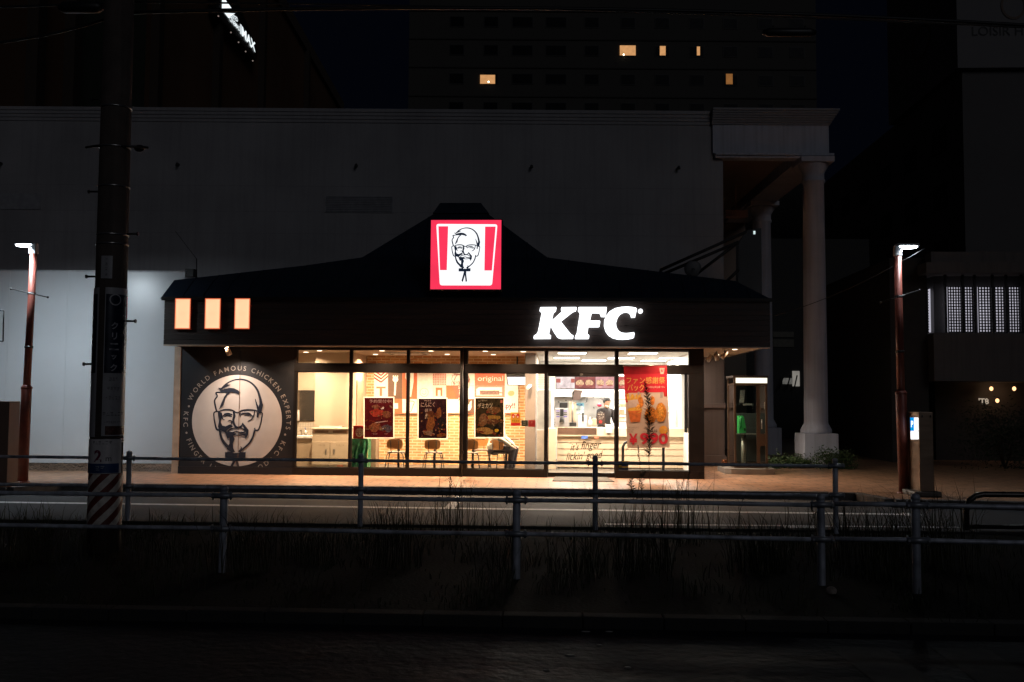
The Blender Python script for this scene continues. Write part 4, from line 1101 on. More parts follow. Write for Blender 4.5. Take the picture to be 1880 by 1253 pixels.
# chairs and tables
woodc = pm('honey plywood', (.40, .17, .045), .45, 0, .15, 3, stretch=(1, 1, 5))
blackleg = pm('black tube', (.012, .011, .011), .35, .2)
seatm = pm('grey seat', (.16, .13, .11), .5)
def make_chair():
    r_ = empty('cafe_chair', (0, 0, FL))
    mb = MB(); pts = []
    for k in range(24):
        a = 2*math.pi*k/24; c, s_ = math.cos(a), math.sin(a); e = .55
        pts.append((.19*math.copysign(abs(c)**e, c), .185*math.copysign(abs(s_)**e, s_)+.01))
    mb.prism(pts, (0, 0, FL+.405), (1, 0, 0), (0, 1, 0), (0, 0, 1), .022); mb.build('seat', seatm, r_, bevel=.006)
    mb = MB(); n = 14; pf, pb = [], []
    ol = []
    for k in range(28):
        a = 2*math.pi*k/28; c, s_ = math.cos(a), math.sin(a); e = .5
        ol.append((.175*math.copysign(abs(c)**e, c), .105*math.copysign(abs(s_)**e, s_)))
    vs = [(x, -.20-.35*(.03-x*x), FL+.595+z) for x, z in ol]+[(x, -.186-.35*(.03-x*x), FL+.595+z) for x, z in ol]
    k = len(ol); mb.add(vs, [tuple(range(k)), tuple(range(2*k-1, k-1, -1))]+[(i, i+k, (i+1) % k+k, (i+1) % k) for i in range(k)])
    mb.build('backrest', woodc, r_)
    for s_ in (-1, 1):
        mb = MB(); mb.tube([(s_*.075, -.12, FL+.40), (s_*.08, -.19, FL+.45), (s_*.085, -.222, FL+.60), (s_*.085, -.225, FL+.67)], .0085, 8); mb.build('upright', blackleg, r_)
        for t_ in (-1, 1):
            mb = MB(); mb.tube([(s_*.12, t_*.11, FL+.398), (s_*.165, t_*.15, FL+.385), (s_*.18, t_*.165, FL+.33), (s_*.215, t_*.20, FL+.01)], .010, 8); mb.build('leg', blackleg, r_)
    mb = MB(); mb.tube([(-.185, .168, FL+.30), (.185, .168, FL+.30)], .007, 6); mb.build('stretcher', blackleg, r_)
    return r_
proto = make_chair()
CH = [(728.5, 21.75, 0, 'wooden backed cafe chair just right of the green cloth, below the dark red poster'),
      (797, 21.75, 0, 'wooden backed cafe chair directly below the middle dark poster'),
      (864, 21.75, .1, 'wooden backed cafe chair half hidden by the pipe on the wide mullion'),
      (920, 21.8, -.45, 'wooden backed cafe chair carrying the seated person in pale jacket'),
      (884, 23.1, math.pi+.15, 'cafe chair on the far side of its table facing the street'),]
for i, (px, Y, rz, lab) in enumerate(CH):
    o = proto if i == 0 else copy_tree(proto)
    o.location = (xs(px, Y), Y, FL); o.rotation_euler.z = rz
    tag(o, lab, 'chair', 'wood and metal chairs in the dining room')
tt = pm('brown table top', (.22, .12, .06), .35, 0, .12, 3, stretch=(1, 6, 1))
def make_table():
    r_ = empty('cafe_table', (0, 0, FL))
    mb = MB(); mb.box(-.29, .29, -.29, .29, FL+.685, FL+.71); mb.build('tabletop', tt, r_, bevel=.006)
    mb = MB(); mb.tube([(0, 0, FL+.02), (0, 0, FL+.684)], .028, 12); mb.build('pedestal', blackleg, r_)
    mb = MB(); mb.lathe((0, 0, FL), [(.21, 0), (.21, .01), (.05, .022)], 24); mb.build('base', blackleg, r_)
    return r_
proto = make_table()
for i, (px, Y, lab) in enumerate(((733, 22.45, 'small square pedestal table behind the chair right of the green cloth'), (799, 22.45, 'small square pedestal table behind the chair under the middle poster'), (869, 22.45, 'small square pedestal table between the two facing chairs'), (930, 22.5, 'small square pedestal table behind the seated person'))):
    o = proto if i == 0 else copy_tree(proto); o.location = (xs(px, Y), Y, FL); tag(o, lab, 'table', 'pedestal tables in the dining room')

# ---- people: one continuous remeshed body each, clothes as children
skin = pm('skin', (.45, .25, .17), .55, 0, .06, 9)
def capsule(mb, a, b, r0, r1, n=12):
    a, b = Vector(a), Vector(b); d = (b-a); L_ = d.length
    if L_ < 1e-5: d = Vector((0, 0, 1)); L_ = 1e-5
    d.normalize(); P = []; Rr = []
    for k in range(1, 5): t = math.pi/2*(k/4); P.append(a-d*r0*math.cos(t)); Rr.append(max(.0015, r0*math.sin(t)))
    for k in range(0, 4): t = math.pi/2*(k/4); P.append(b+d*r1*math.sin(t)); Rr.append(max(.0015, r1*math.cos(t)))
    mb.tube(P, Rr, n)
def melt(mb, name, m, parent, vox, smooth=4):
    o = mb.build(name, m, parent)
    r_ = o.modifiers.new('remesh', 'REMESH'); r_.mode = 'VOXEL'; r_.voxel_size = vox; r_.use_smooth_shade = True
    s_ = o.modifiers.new('smooth', 'SMOOTH'); s_.iterations = smooth; s_.factor = .5
    return o
def hand(mb, w_, d, up, side, curl=.5, s=1.):
    """palm from the wrist along d; up = back of the hand; side = thumb side"""
    w_, d, up, side = Vector(w_), Vector(d).normalized(), Vector(up).normalized(), Vector(side).normalized()
    pe = w_+d*.085*s
    for k in (-1, -.33, .33, 1): capsule(mb, w_+side*.018*k*s, pe+side*.030*k*s, .014*s, .012*s, 8)
    for k, ln in ((-1, .062), (-.33, .075), (.33, .080), (1, .070)):
        p = pe+side*.030*k*s; dd = d.copy()
        for j in range(3):
            q = p+dd*ln*s*(.45, .32, .23)[j]; capsule(mb, p, q, .0088*s, .0078*s, 8); p = q
            dd = (dd-up*curl*(.55, .6, .5)[j]).normalized()
    p = w_+d*.025*s+side*.026*s; q = p+(d*.6+side*.75).normalized()*.038*s; capsule(mb, p, q, .0115*s, .010*s, 8); capsule(mb, q, q+(d+side*.2-up*.2).normalized()*.032*s, .010*s, .008*s, 8)
def head(mb, c, fwd, s=1.):
    c = Vector(c); f = Vector(fwd).normalized(); sd = Vector((-f.y, f.x, 0)).normalized(); u = sd.cross(f).normalized()
    if u.z < 0: u = -u
    M_ = Matrix((sd, f, u)).transposed()
    mb.ellipsoid(c+u*.02, (.076*s, .094*s, .105*s), 20, 14, M_); mb.ellipsoid(c-u*.055+f*.018, (.056*s, .068*s, .062*s), 16, 10, M_)
    capsule(mb, c+f*.088+u*.012, c+f*.106-u*.022, .009, .013, 8)
    for k in (-1, 1):
        mb.ellipsoid(c+sd*.078*k-u*.005-f*.005, (.010, .020, .032), 10, 8, M_)
    mb.ellipsoid(c+f*.090-u*.050, (.024, .010, .006), 10, 6, M_); mb.ellipsoid(c+f*.090-u*.060, (.020, .010, .006), 10, 6, M_)
    return sd, f, u, M_
def face_bits(root, c, sd, f, u, hairc, cap=None, long=.0):
    for k in (-1, 1):
        mb = MB(); mb.ellipsoid(Vector(c)+f*.086+sd*.031*k+u*.012, (.012, .008, .007), 10, 6); mb.build('eye', pm('eye', (.02, .015, .012), .2), root)
        mb = MB(); capsule(mb, Vector(c)+f*.092+sd*.018*k+u*.036, Vector(c)+f*.084+sd*.046*k+u*.036, .0035, .003, 6); mb.build('eyebrow', pm('hair', hairc, .6), root)
def hair_shell(root, c, M_, f, u, m, name='hair', down=.0):
    mb = MB(); C_ = Vector(c)+u*.032-f*.012
    n, mm = 20, 10; vs = []
    for i in range(mm+1):
        t = math.pi*(.56+down)*i/mm
        for k in range(n):
            a = 2*math.pi*k/n; p = Vector((.084*math.sin(t)*math.cos(a), .100*math.sin(t)*math.sin(a), .108*math.cos(t)))
            if p.y > .045 and p.z < .045: p.y = .045+(p.y-.045)*.3; p.z = max(p.z, .035)
            vs.append(C_+M_ @ p)
    mb.add(vs, [(i*n+k, i*n+(k+1) % n, (i+1)*n+(k+1) % n, (i+1)*n+k) for i in range(mm) for k in range(n)], True)
    o = mb.build(name, m, root); s_ = o.modifiers.new('s', 'SOLIDIFY'); s_.thickness = .008
    return o

# seated customer, facing right, leaning forward with hands near the knees
PX, PY_ = xs(909, 21.85), 21.85
rz = R(-12)
sit = empty('person', (PX, PY_, FL), rz, label='seated person in pale jacket and dark trousers leaning forward, face hidden by the right poster', cat='person')
MS = Matrix.Translation((PX, PY_, FL)) @ Matrix.Rotation(rz, 4, 'Z')
bd = MB(MS)
capsule(bd, (0, -.05, .53), (0, .05, .53), .125, .125); capsule(bd, (0, 0, .55), (.01, 0, .74), .125, .115); capsule(bd, (.01, 0, .74), (.02, 0, .93), .12, .13)
capsule(bd, (.02, -.13, 1.0), (.02, .13, 1.0), .062, .062); capsule(bd, (.02, 0, 1.0), (.04, 0, 1.16), .055, .05)
J = {}
for k in (-1, 1):
    capsule(bd, (0, .09*k, .50), (.43, .12*k, .485), .085, .058); capsule(bd, (.43, .12*k, .485), (.37, .13*k, .10), .055, .035)
    capsule(bd, (.36, .13*k, .055), (.50, .14*k, .035), .032, .025)
    capsule(bd, (.03, .18*k, 1.0), (.16, .235*k, .74), .050, .038); capsule(bd, (.16, .235*k, .74), (.38, .15*k, .59), .037, .026)
    hand(bd, (.38, .15*k, .59), (1, -.15*k, -.45), (.4, 0, 1), (0, -k, 0), .5)
hd, f_, u_, M_ = None, None, None, None
sd, f_, u_, M_ = head(bd, (.05, 0, 1.27), (1, 0, -.35))
melt(bd, 'body', skin, sit, .011)
jk = MB(MS)
capsule(jk, (-.01, -.06, .56), (-.01, .06, .56), .15, .15); capsule(jk, (0, 0, .58), (.01, 0, .76), .150, .142); capsule(jk, (.01, 0, .76), (.02, 0, .94), .145, .150)
capsule(jk, (.02, -.15, 1.0), (.02, .15, 1.0), .078, .078); capsule(jk, (.02, 0, 1.02), (.035, 0, 1.09), .075, .066)
for k in (-1, 1):
    capsule(jk, (.03, .19*k, 1.0), (.16, .24*k, .74), .072, .062); capsule(jk, (.16, .24*k, .74), (.365, .16*k, .60), .058, .045)
melt(jk, 'jacket', pm('pale jacket', (.50, .47, .40), .8, 0, .14, 9, bump=.3), sit, .013)
tr = MB(MS); dk = pm('dark trousers', (.030, .024, .028), .8, 0, .2, 9)
capsule(tr, (0, -.06, .50), (0, .06, .50), .14, .14)
for k in (-1, 1): capsule(tr, (0, .09*k, .50), (.43, .12*k, .49), .105, .080); capsule(tr, (.43, .12*k, .49), (.37, .13*k, .13), .076, .062)
melt(tr, 'trousers', dk, sit, .013)
for k in (-1, 1):
    sh = MB(MS); capsule(sh, (.35, .13*k, .05), (.51, .145*k, .038), .047, .038); capsule(sh, (.36, .13*k, .05), (.36, .13*k, .10), .045, .042); melt(sh, 'shoe', PLASTICBLACK, sit, .010)
R3 = MS.to_3x3()
hc = MS @ Vector((.05, 0, 1.27))
face_bits(sit, hc, R3 @ sd, R3 @ f_, R3 @ u_, (.02, .015, .012)); hair_shell(sit, hc, R3 @ M_, R3 @ f_, R3 @ u_, pm('hair', (.02, .015, .012), .6))

# counter assistant, standing, turned a little to the right, looking down
PX, PY_ = xs(1111, 24.25), 24.25; rz = R(-62)
st = empty('person', (PX, PY_, FL), rz, label='standing counter assistant in black uniform, dark cap and white face mask', cat='person')
MS = Matrix.Translation((PX, PY_, FL)) @ Matrix.Rotation(rz, 4, 'Z') @ Matrix.Scale(.955, 4)
bd = MB(MS)
capsule(bd, (0, -.06, .95), (0, .06, .95), .12, .12); capsule(bd, (0, 0, .98), (.01, 0, 1.15), .125, .11); capsule(bd, (.01, 0, 1.15), (.02, 0, 1.32), .12, .13)
capsule(bd, (.02, -.13, 1.39), (.02, .13, 1.39), .06, .06); capsule(bd, (.03, 0, 1.40), (.06, 0, 1.50), .055, .05)
for k in (-1, 1):
    capsule(bd, (0, .09*k, .93), (.01, .10*k, .50), .085, .056); capsule(bd, (.01, .10*k, .50), (-.01, .11*k, .09), .056, .036); capsule(bd, (-.01, .11*k, .05), (.14, .13*k, .03), .035, .028)
    capsule(bd, (.02, .18*k, 1.39), (.06, .24*k, 1.12), .048, .038); capsule(bd, (.06, .24*k, 1.12), (.28, .16*k, 1.05), .037, .026)
    hand(bd, (.28, .16*k, 1.05), (1, -.2*k, -.25), (.2, 0, 1), (0, -k, 0), .5)
sd, f_, u_, M_ = head(bd, (.09, 0, 1.58), (1, 0, -.4), 1.16)
melt(bd, 'body', skin, st, .011)
un = pm('black uniform', (.018, .014, .016), .8, 0, .15, 9)
jk = MB(MS)
capsule(jk, (0, -.07, .96), (0, .07, .96), .145, .145); capsule(jk, (0, 0, .98), (.01, 0, 1.15), .150, .135); capsule(jk, (.01, 0, 1.15), (.02, 0, 1.33), .138, .146)
capsule(jk, (.02, -.15, 1.39), (.02, .15, 1.39), .072, .072); capsule(jk, (.03, 0, 1.41), (.04, 0, 1.45), .07, .06)
for k in (-1, 1): capsule(jk, (.02, .19*k, 1.38), (.06, .245*k, 1.12), .064, .055); capsule(jk, (.06, .245*k, 1.12), (.22, .185*k, 1.07), .052, .042)
melt(jk, 'shirt', un, st, .013)
tr = MB(MS); capsule(tr, (0, -.06, .90), (0, .06, .90), .13, .13)
for k in (-1, 1): capsule(tr, (0, .09*k, .90), (.01, .10*k, .50), .10, .075); capsule(tr, (.01, .10*k, .50), (-.01, .11*k, .12), .074, .06)
melt(tr, 'trousers', un, st, .015)
for k in (-1, 1): sh = MB(MS); capsule(sh, (-.01, .11*k, .05), (.14, .13*k, .036), .046, .038); melt(sh, 'shoe', PLASTICBLACK, st, .012)
R3 = MS.to_3x3(); hc = MS @ Vector((.09, 0, 1.58)); fw, uw, sw = R3 @ f_, R3 @ u_, R3 @ sd
face_bits(st, hc, sw, fw, uw, (.02, .015, .012)); hair_shell(st, hc, (R3 @ M_)*1.2, fw, uw, pm('black cap', (.012, .011, .012), .7), 'cap')
mb = MB(); mb.ellipsoid(hc+fw*.052-uw*.045, (.066, .062, .052), 18, 12, R3 @ M_); mb.build('face_mask', pm('mask white', (.75, .70, .60), .8), st)

# ---- dining wall graphics: a grid of picture tiles above the brick dado
gm_ = plane_map(640, 670, 8.353, YB-.02); gm2 = plane_map(820, 670, 8.353, YB-.02)
wg = empty('wall_graphic', W(820, 759, YB), label='long grid of red, white and brown picture tiles on the brick dining wall', cat='wall graphic')
def tile(f, x0, y0, x1, y1, c, name='tile'):
    mb = MB(); slab(mb, f, x0, y0, x1, y1, 0, .012); return mb.build(name, flat(c), wg)
TL = .0135
WHT = (.80, .76, .70)
top_ = 55
t = tile(gm_, 391, top_, 604, 525, CRM)
mb = MB()
for k in range(5): poly(mb, gm_, [(391+0, 80+k*52), (500, 185+k*52-35), (500, 212+k*52-35), (391, 107+k*52)], TL) if k < 3 else None
for k in range(3): poly(mb, gm_, [(500, 150+k*52), (604, 60+k*52), (604, 87+k*52), (500, 177+k*52)], TL)
mb.build('chevron', flat(RED), t)
mb = MB(); poly(mb, gm_, [(425, 335), (570, 335), (570, 365), (425, 365)], TL); poly(mb, gm_, [(478, 366), (516, 366), (516, 480), (478, 480)], TL); mb.build('letter_shape', flat((.6, .16, .08)), t)
t = tile(gm_, 606, top_, 823, 525, BRN)
mb = MB(); blob(mb, gm_, 720, 225, 42, 45, TL, 3, j=0); strk(mb, gm_, [(720, 250), (716, 350), (710, 470)], 14, TL+.0005)
for k in (-1, 0, 1): strk(mb, gm_, [(720+k*30, 200), (721+k*32, 165)], 9, TL+.001+k*.0002)
mb.build('spork_drawing', flat(WHT), t)
t = tile(gm_, 825, top_, 1050, 525, ORG)
mb = MB(); poly(mb, gm_, [(870, 60), (925, 60), (925, 320), (870, 200)], TL); poly(mb, gm_, [(940, 60), (1000, 60), (1000, 260), (960, 490), (930, 490), (915, 330)], TL); mb.build('white_band', flat(WHT), t)
t = tile(gm_, 1052, top_, 1290, 525, WHT)
mb = MB()
for k in range(20): 
    a0, a1 = 2*math.pi*k/20, 2*math.pi*(k+1)/20
    poly(mb, gm_, [(1160+r__*math.cos(a), 425+r__*math.sin(a)) for r__, a in ((68, a0), (60, a0), (60, a1), (68, a1))], TL)
strk(mb, gm_, [(1128, 430), (1160, 458), (1192, 430)], 4, TL); blob(mb, gm_, 1142, 405, 5, 7, TL, 1); blob(mb, gm_, 1180, 405, 5, 7, TL, 2)
ptext(mb, gm_, "~8", 1150, 150, 130, 18, TL); mb.build('smile_drawing', flat((.45, .33, .27)), t)
t = tile(gm_, 1292, top_, 1495, 318, (.75, .50, .42))
mb = MB(); q = random.Random(5)
for i in range(8):
    for j in range(10): blob(mb, gm_, 1305+i*26, 70+j*26, 8, 8, TL, i*9+j, 8, .3)
mb.build('floral_pattern', flat((.50, .06, .06)), t)
t = tile(gm_, 1292, 320, 1495, 525, CRM)
mb = MB(); poly(mb, gm_, [(1335, 350), (1440, 350), (1440, 480), (1410, 480), (1410, 390), (1370, 390), (1370, 480), (1335, 480)], TL); mb.build('letter_shape', flat(ORG), t)
# lower row
for x0, x1, c in ((391, 823, ORG), (825, 1050, WHT), (1052, 1290, BRN), (1292, 1495, WHT)):
    t = tile(gm_, x0, 527, x1, 742, c)
    if x0 == 825:
        mb = MB(); strk(mb, gm_, [(905, 560), (1005, 565), (985, 640), (960, 710), (930, 712), (912, 640), (905, 560)], 5, TL); mb.build('cup_drawing', flat(ORG), t)
    if x0 == 391: mb = MB(); poly(mb, gm_, [(690, 590), (760, 590), (760, 675), (690, 675)], TL); mb.build('white_patch', flat(WHT), t)
mb = MB(); slab(mb, gm_, 391, 743, 2570+0, 752, 0, .02); mb.build('lower_trim', flat((.42, .12, .05)), wg)
# right half
t = tile(gm2, -5, top_, 430, 318, WHT); t2 = tile(gm2, -5, 320, 180, 525, ORG); tile(gm2, 182, 320, 430, 525, WHT)
def TG(x, y, lift):
    return gm2(75+(x-405)*.54, 92+(y-205)*.5, lift+TL+.002)
ngon_tri(emblem(MB(), TG, 0, .8).build('portrait', flat((.35, .13, .10)), t))
tile(gm2, -5, 527, 310, 742, WHT)
t = tile(gm2, 312, 527, 433, 742, BRN)
mb = MB(); blob(mb, gm2, 350, 650, 30, 60, TL, 12, rot=.3); blob(mb, gm2, 370, 585, 16, 34, TL+.0005, 13, rot=.3); mb.build('hand_drawing', flat(WHT), t)
t = tile(gm2, 436, top_, 890, 318, (.72, .16, .09))
mb = MB(); ptext(mb, gm2, "original", 672, 222, 390, 105, TL, .0); mb.build('lettering', flat(WHT), t)
t = tile(gm2, 436, 321, 890, 487, (.42, .22, .17))
mb = MB(); poly(mb, gm2, [(455, 375), (500, 345), (850, 345), (850, 470), (455, 470)], TL); mb.build('white_patch', flat(WHT), t)
mb = MB(); poly(mb, gm2, [(510, 395), (810, 395), (810, 462), (510, 462)], TL+.001); poly(mb, gm2, [(812, 420), (858, 425), (858, 440), (812, 440)], TL+.001); mb.build('dark_patch', flat((.20, .12, .10), var=.4), t)
tile(gm2, 436, 489, 890, 742, (.45, .10, .06))
t = tile(gm2, 893, top_, 1100, 742, WHT)
mb = MB(); blob(mb, gm2, 990, 440, 52, 42, TL, 4, j=.05); mb.build('bucket_drawing', flat((.75, .42, .2)), t)
mb = MB(); ptext(mb, gm2, "crispy!!", 905, 640, 295, 110, TL, .02); mb.build('lettering', flat((.60, .03, .07)), t)

# hanging screen
tv = empty('hanging_screen', W(948, 708, 22.9), label='bright wall screen tilted down from the ceiling right of the picture tiles', cat='screen')
f = plane_map(820, 670, 8.353, 22.9)
A, B, C_, D = f(925, 145), f(1235, 145), f(1255, 305), f(950, 305)
dv = Vector((0, -.10, 0)); C_ += dv; D += dv
bk_ = Vector((0, .05, .01))
mb = MB(); e = (B-A).normalized()*.02; z_ = Vector((0, 0, .02))
q4 = [A-e+z_, B+e+z_, C_+e-z_, D-e-z_]; mb.add(q4+[p+bk_ for p in q4], [(3, 2, 1, 0), (4, 5, 6, 7), (0, 1, 5, 4), (1, 2, 6, 5), (2, 3, 7, 6), (3, 0, 4, 7)])
mb.build('casing', PLASTICBLACK, tv)
nn_ = Vector((0, -.004, -.002)); mb = MB(); mb.add([p+nn_ for p in (D, C_, B, A)], [(0, 1, 2, 3)]); mb.build('display', em('screen white', (1, .93, 1), 1.7), tv)
mb = MB(); mb.tube([(A+B)/2+bk_, (A+B)/2+bk_+Vector((0, .05, .4))], .02, 8); mb.build('ceiling_arm', PLASTICBLACK, tv)
cm = MB(); c = W(973, 709, 22.5); cm.tube([c, c+Vector((-.05, -.12, -.05))], [.035, .04], 12); cm.tube([c, c+Vector((.03, .06, .02))], .015, 8); tag(cm.build('security_camera', WHITE, bevel=.003), 'white security camera fixed on the taupe pillar beside the screen', 'camera')

# washing corner furniture
mi = empty('wall_mirror', W(561, 773, YW), label='tall framed mirror above the washbasin at the left window', cat='mirror')
f = plane_map(0, 0, 1, YW-.005)
mb = MB(); slab(mb, f, 540, 717, 579.5, 773, 0, .02); mb.build('frame', PLASTICBLACK, mi)
mb = MB(); slab(mb, f, 541, 718.5, 578, 771.5, .0205, .003); mb.build('mirror_glass', pm('mirror glass', (.55, .5, .44), .05, .95, .02), mi)
wu = empty('wash_unit', W(555, 860, YW), label='cream washbasin unit under the mirror with tiled splashback', cat='basin')
mb = MB(); mb.box(W(535, 800, 22.4).x, W(572, 800, 22.4).x, 22.45, YW-.001, FL, W(560, 806, 22.4).z); mb.build('cabinet', pm('beige laminate', (.42, .33, .23), .5, 0, .05), wu)
zc_ = W(560, 806, 22.4).z
mb = MB(); mb.box(W(535, 800, 22.4).x, W(573, 800, 22.4).x, 22.4, YW-.001, zc_+.001, zc_+.07); mb.build('basin', WHITE, wu, bevel=.015)
mb = MB(); slab(mb, f, 535, 776, 582, 800, 0, .012); mb.build('splashback', brick_mat('small white tiles', (.6, .55, .47), (.58, .53, .45), (.4, .36, .3), .06, .06, .005, 'XZ', .3, .3, 0, .05), wu)
mb = MB(); p = W(553, 803, 22.75); mb.tube([p, p+Vector((0, 0, .14)), p+Vector((0, -.04, .17)), p+Vector((0, -.12, .15))], .012, 8); mb.build('tap', STAINLESS, wu)
sd_ = MB(); p = W(545, 773, 22.9); sd_.tube([p, p+Vector((0, 0, .25))], [.06, .05], 14); tag(sd_.build('soap_dispenser', WHITE, bevel=.004), 'white wall dispenser at the edge of the mirror', 'dispenser')
bo = empty('pump_bottle', W(561, 799, 22.6), label='white pump bottle with blue cap beside the basin tap', cat='bottle')
p = W(561, 800, 22.6); mb = MB(); mb.lathe(p, [(.03, 0), (.032, .10), (.012, .12)], 14); mb.build('bottle_body', WHITE, bo)
mb = MB(); mb.tube([p+Vector((0, 0, .12)), p+Vector((0, 0, .17)), p+Vector((-.03, 0, .17))], .008, 8); mb.build('pump', flat((.05, .12, .4)), bo)

# waste station
ws = empty('waste_station', W(606, 862, 22.3), label='cream waste station with two flap openings and cupboard doors', cat='waste bin')
Yw = 22.15; x0, x1 = W(573, 800, Yw).x, W(640, 800, Yw).x; zt_ = W(606, 787, Yw).z; xm = W(606.5, 800, Yw).x
bl = pm('waste laminate', (.47, .38, .27), .5, 0, .05); z1_ = W(606, 811, Yw).z
mb = MB(); mb.box(x0, x1, Yw, 22.66, FL+.02, z1_); mb.box(x0, x1, Yw+.02, 22.66, z1_+.001, zt_-.02); mb.build('cabinet', bl, ws)
mb = MB(); mb.box(x0-.02, x1+.01, Yw-.02, 22.66, zt_-.019, zt_+.01); mb.build('worktop', pm('pale worktop', (.6, .5, .38), .4), ws, bevel=.005)
mb = MB(); mb.box(x0+.12, x1-.2, Yw+.15, 22.4, zt_+.011, zt_+.05); mb.build('tray', WHITE, ws)
for a, b in ((x0, xm), (xm, x1)):
    zz = W(606, 791, Yw).z; mb = MB(); mb.box(a+.05, b-.05, Yw+.012, Yw+.019, zz-.05, zz); fl_ = mb.build('flap', pm('brown flap', (.2, .12, .07), .5), ws)
    mb = MB(); mb.box(a+.006, b-.006, Yw-.018, Yw-.001, FL+.1, z1_-.01); d_ = mb.build('door', bl, ws, bevel=.003)
    hx_ = (b-.09) if a == x0 else (a+.09); zz = W(606, 829, Yw).z
    mb = MB(); mb.box(hx_-.018, hx_+.018, Yw-.026, Yw-.0185, zz-.05, zz+.05); mb.build('handle', STAINLESS, d_, bevel=.004)
    mb = MB(); mb.text("~5" if a == x0 else "~6", ((a+b)/2+.02, Yw-.0195, W(606, 818, Yw).z), (1, 0, 0), (0, 0, 1), width=.17, height=.035); mb.build('lettering', flat((.15, .1, .07)), d_)
mb = MB(); zz = W(606, 856, Yw).z; mb.box(x1-.24, x1-.1, Yw-.022, Yw-.0185, zz-.03, zz+.03); mb.build('brown_label', flat((.3, .1, .05)), ws)

# red bucket box and green cloth over a bin, box behind
gc = empty('cloth_covered_bin', W(658, 855, 21.5), label='bin draped in shiny green cloth at the left of the dining room', cat='bin')
Yc = 21.4; x0, x1 = W(644, 830, Yc).x, W(674.5, 830, Yc).x; zt_ = W(658, 806, Yc).z
mb = MB(); n, m_ = 26, 20; vs = []
for j in range(m_+1):
    for i in range(n+1):
        u = i/n; v = j/m_; X = x0+(x1-x0)*u; Z = zt_-(zt_-FL)*v
        fold = .035*math.sin(u*17+v*3)*min(1, v*2)+.03*abs(math.sin((u-.5)*3.1))*(1-v)*math.exp(-((u-.5)**2)*4) + .02*noise.noise(Vector((u*6, v*5, 2)))
        vs.append((X+.01*math.sin(v*9), Yc+.02-fold-.04*v, Z))
mb.add(vs, [(j*(n+1)+i, j*(n+1)+i+1, (j+1)*(n+1)+i+1, (j+1)*(n+1)+i) for j in range(m_) for i in range(n)], True)
k = len(vs); mb.quad((x0, Yc+.4, zt_), (x0, Yc+.4, FL), (x0, Yc, FL), (x0, Yc, zt_)); mb.quad((x1, Yc, zt_), (x1, Yc, FL), (x1, Yc+.4, FL), (x1, Yc+.4, zt_)); mb.quad((x0, Yc, zt_), (x1, Yc, zt_), (x1, Yc+.4, zt_), (x0, Yc+.4, zt_))
mb.build('cloth', pm('green satin', (.03, .20, .09), .28, 0, .12, 4), gc)
mb = MB(); strk(mb, plane_map(0, 0, 1, Yc-.06), [(645, 809), (652, 815), (659, 820), (667, 813), (673, 807)], .5, .0); mb.build('cord', flat((.02, .1, .05)), gc)
bx_ = MB(); bx_.box(W(675.5, 830, 21.9).x, W(690, 830, 21.9).x, 21.9, 22.3, FL, W(683, 806, 21.9).z); tag(bx_.build('storage_box', pm('brown board', (.27, .19, .12), .6, 0, .1), bevel=.006), 'plain brown box standing right of the green cloth', 'box')
kb = empty('red_carton', W(657, 804, 21.5), label='red printed carton standing on top of the green cloth', cat='carton')
mb = MB(); mb.box(W(649, 800, 21.5).x, W(670, 800, 21.5).x, 21.45, 21.7, zt_+.003, W(657, 782, 21.45).z); mb.build('carton', flat((.55, .02, .02)), kb, bevel=.004)
f = plane_map(0, 0, 1, 21.447)
def TB(x, y, lift): return f(652+(x-405)*.03, 784+(y-205)*.019, lift)
mb = MB(); blob(mb, f, 660, 794, 7.5, 8.5, .0, 1, j=.05); mb.build('picture', flat((.8, .62, .5)), kb)
ngon_tri(emblem(MB(), TB, .001, .8).build('portrait', flat((.3, .05, .05)), kb))

# ---- order counter
YC = 23.25
ct = empty('service_counter', W(1140, 858, YC), label='cream topped service counter clad in pale horizontal boards', cat='counter')
x0, x1 = W(1022, 820, YC).x, W(1263, 820, YC).x; zt_ = W(1140, 786, YC).z; zbnd = W(1140, 802, YC).z
mb = MB(); mb.box(x0, x1, YC-.06, YC+.6, zbnd, zt_); mb.build('countertop', pm('counter cream', (.80, .68, .50), .35, 0, .04), ct, bevel=.006)
plank = pm('pale plank', (.70, .53, .36), .5, 0, .04, 2, stretch=(.4, 1, 8))
n = 5
for i in range(n):
    za, zb_ = FL+.03+(zbnd-FL-.03)*i/n, FL+.03+(zbnd-FL-.03)*(i+1)/n
    mb = MB(); mb.add([(x0+.02, YC, za+.0015), (x1-.1, YC, za+.0015), (x1-.1, YC+.014, zb_-.0015), (x0+.02, YC+.014, zb_-.0015), (x0+.02, YC+.05, za+.0015), (x1-.1, YC+.05, za+.0015), (x1-.1, YC+.05, zb_-.0015), (x0+.02, YC+.05, zb_-.0015)],
       [(0, 1, 2, 3), (4, 7, 6, 5), (0, 4, 5, 1), (3, 2, 6, 7), (0, 3, 7, 4), (1, 5, 6, 2)]); mb.build('board', plank, ct)
mb = MB(); mb.box(x1-.099, x1-.02, YC-.02, YC+.6, FL, zbnd-.001); mb.box(x0, x0+.019, YC-.02, YC+.6, FL, zbnd-.001); mb.box(x0+.02, x1-.1, YC+.055, YC+.58, FL, zbnd-.001); mb.build('carcass', CREAM, ct)
mb = MB(); mb.box(W(1024, 790, YC).x, W(1095, 790, YC).x, YC-.072, YC-.061, W(1060, 797.5, YC).z, W(1060, 785.5, YC).z); mb.build('display_strip', pm('brown glass strip', (.13, .07, .045), .45), ct)
mb = MB(); f = plane_map(0, 0, 1, YC-.075); slab(mb, f, 1067, 800.5, 1079, 806, 0, .003); mb.build('blue_sticker', flat((.1, .2, .65), var=.5), ct)
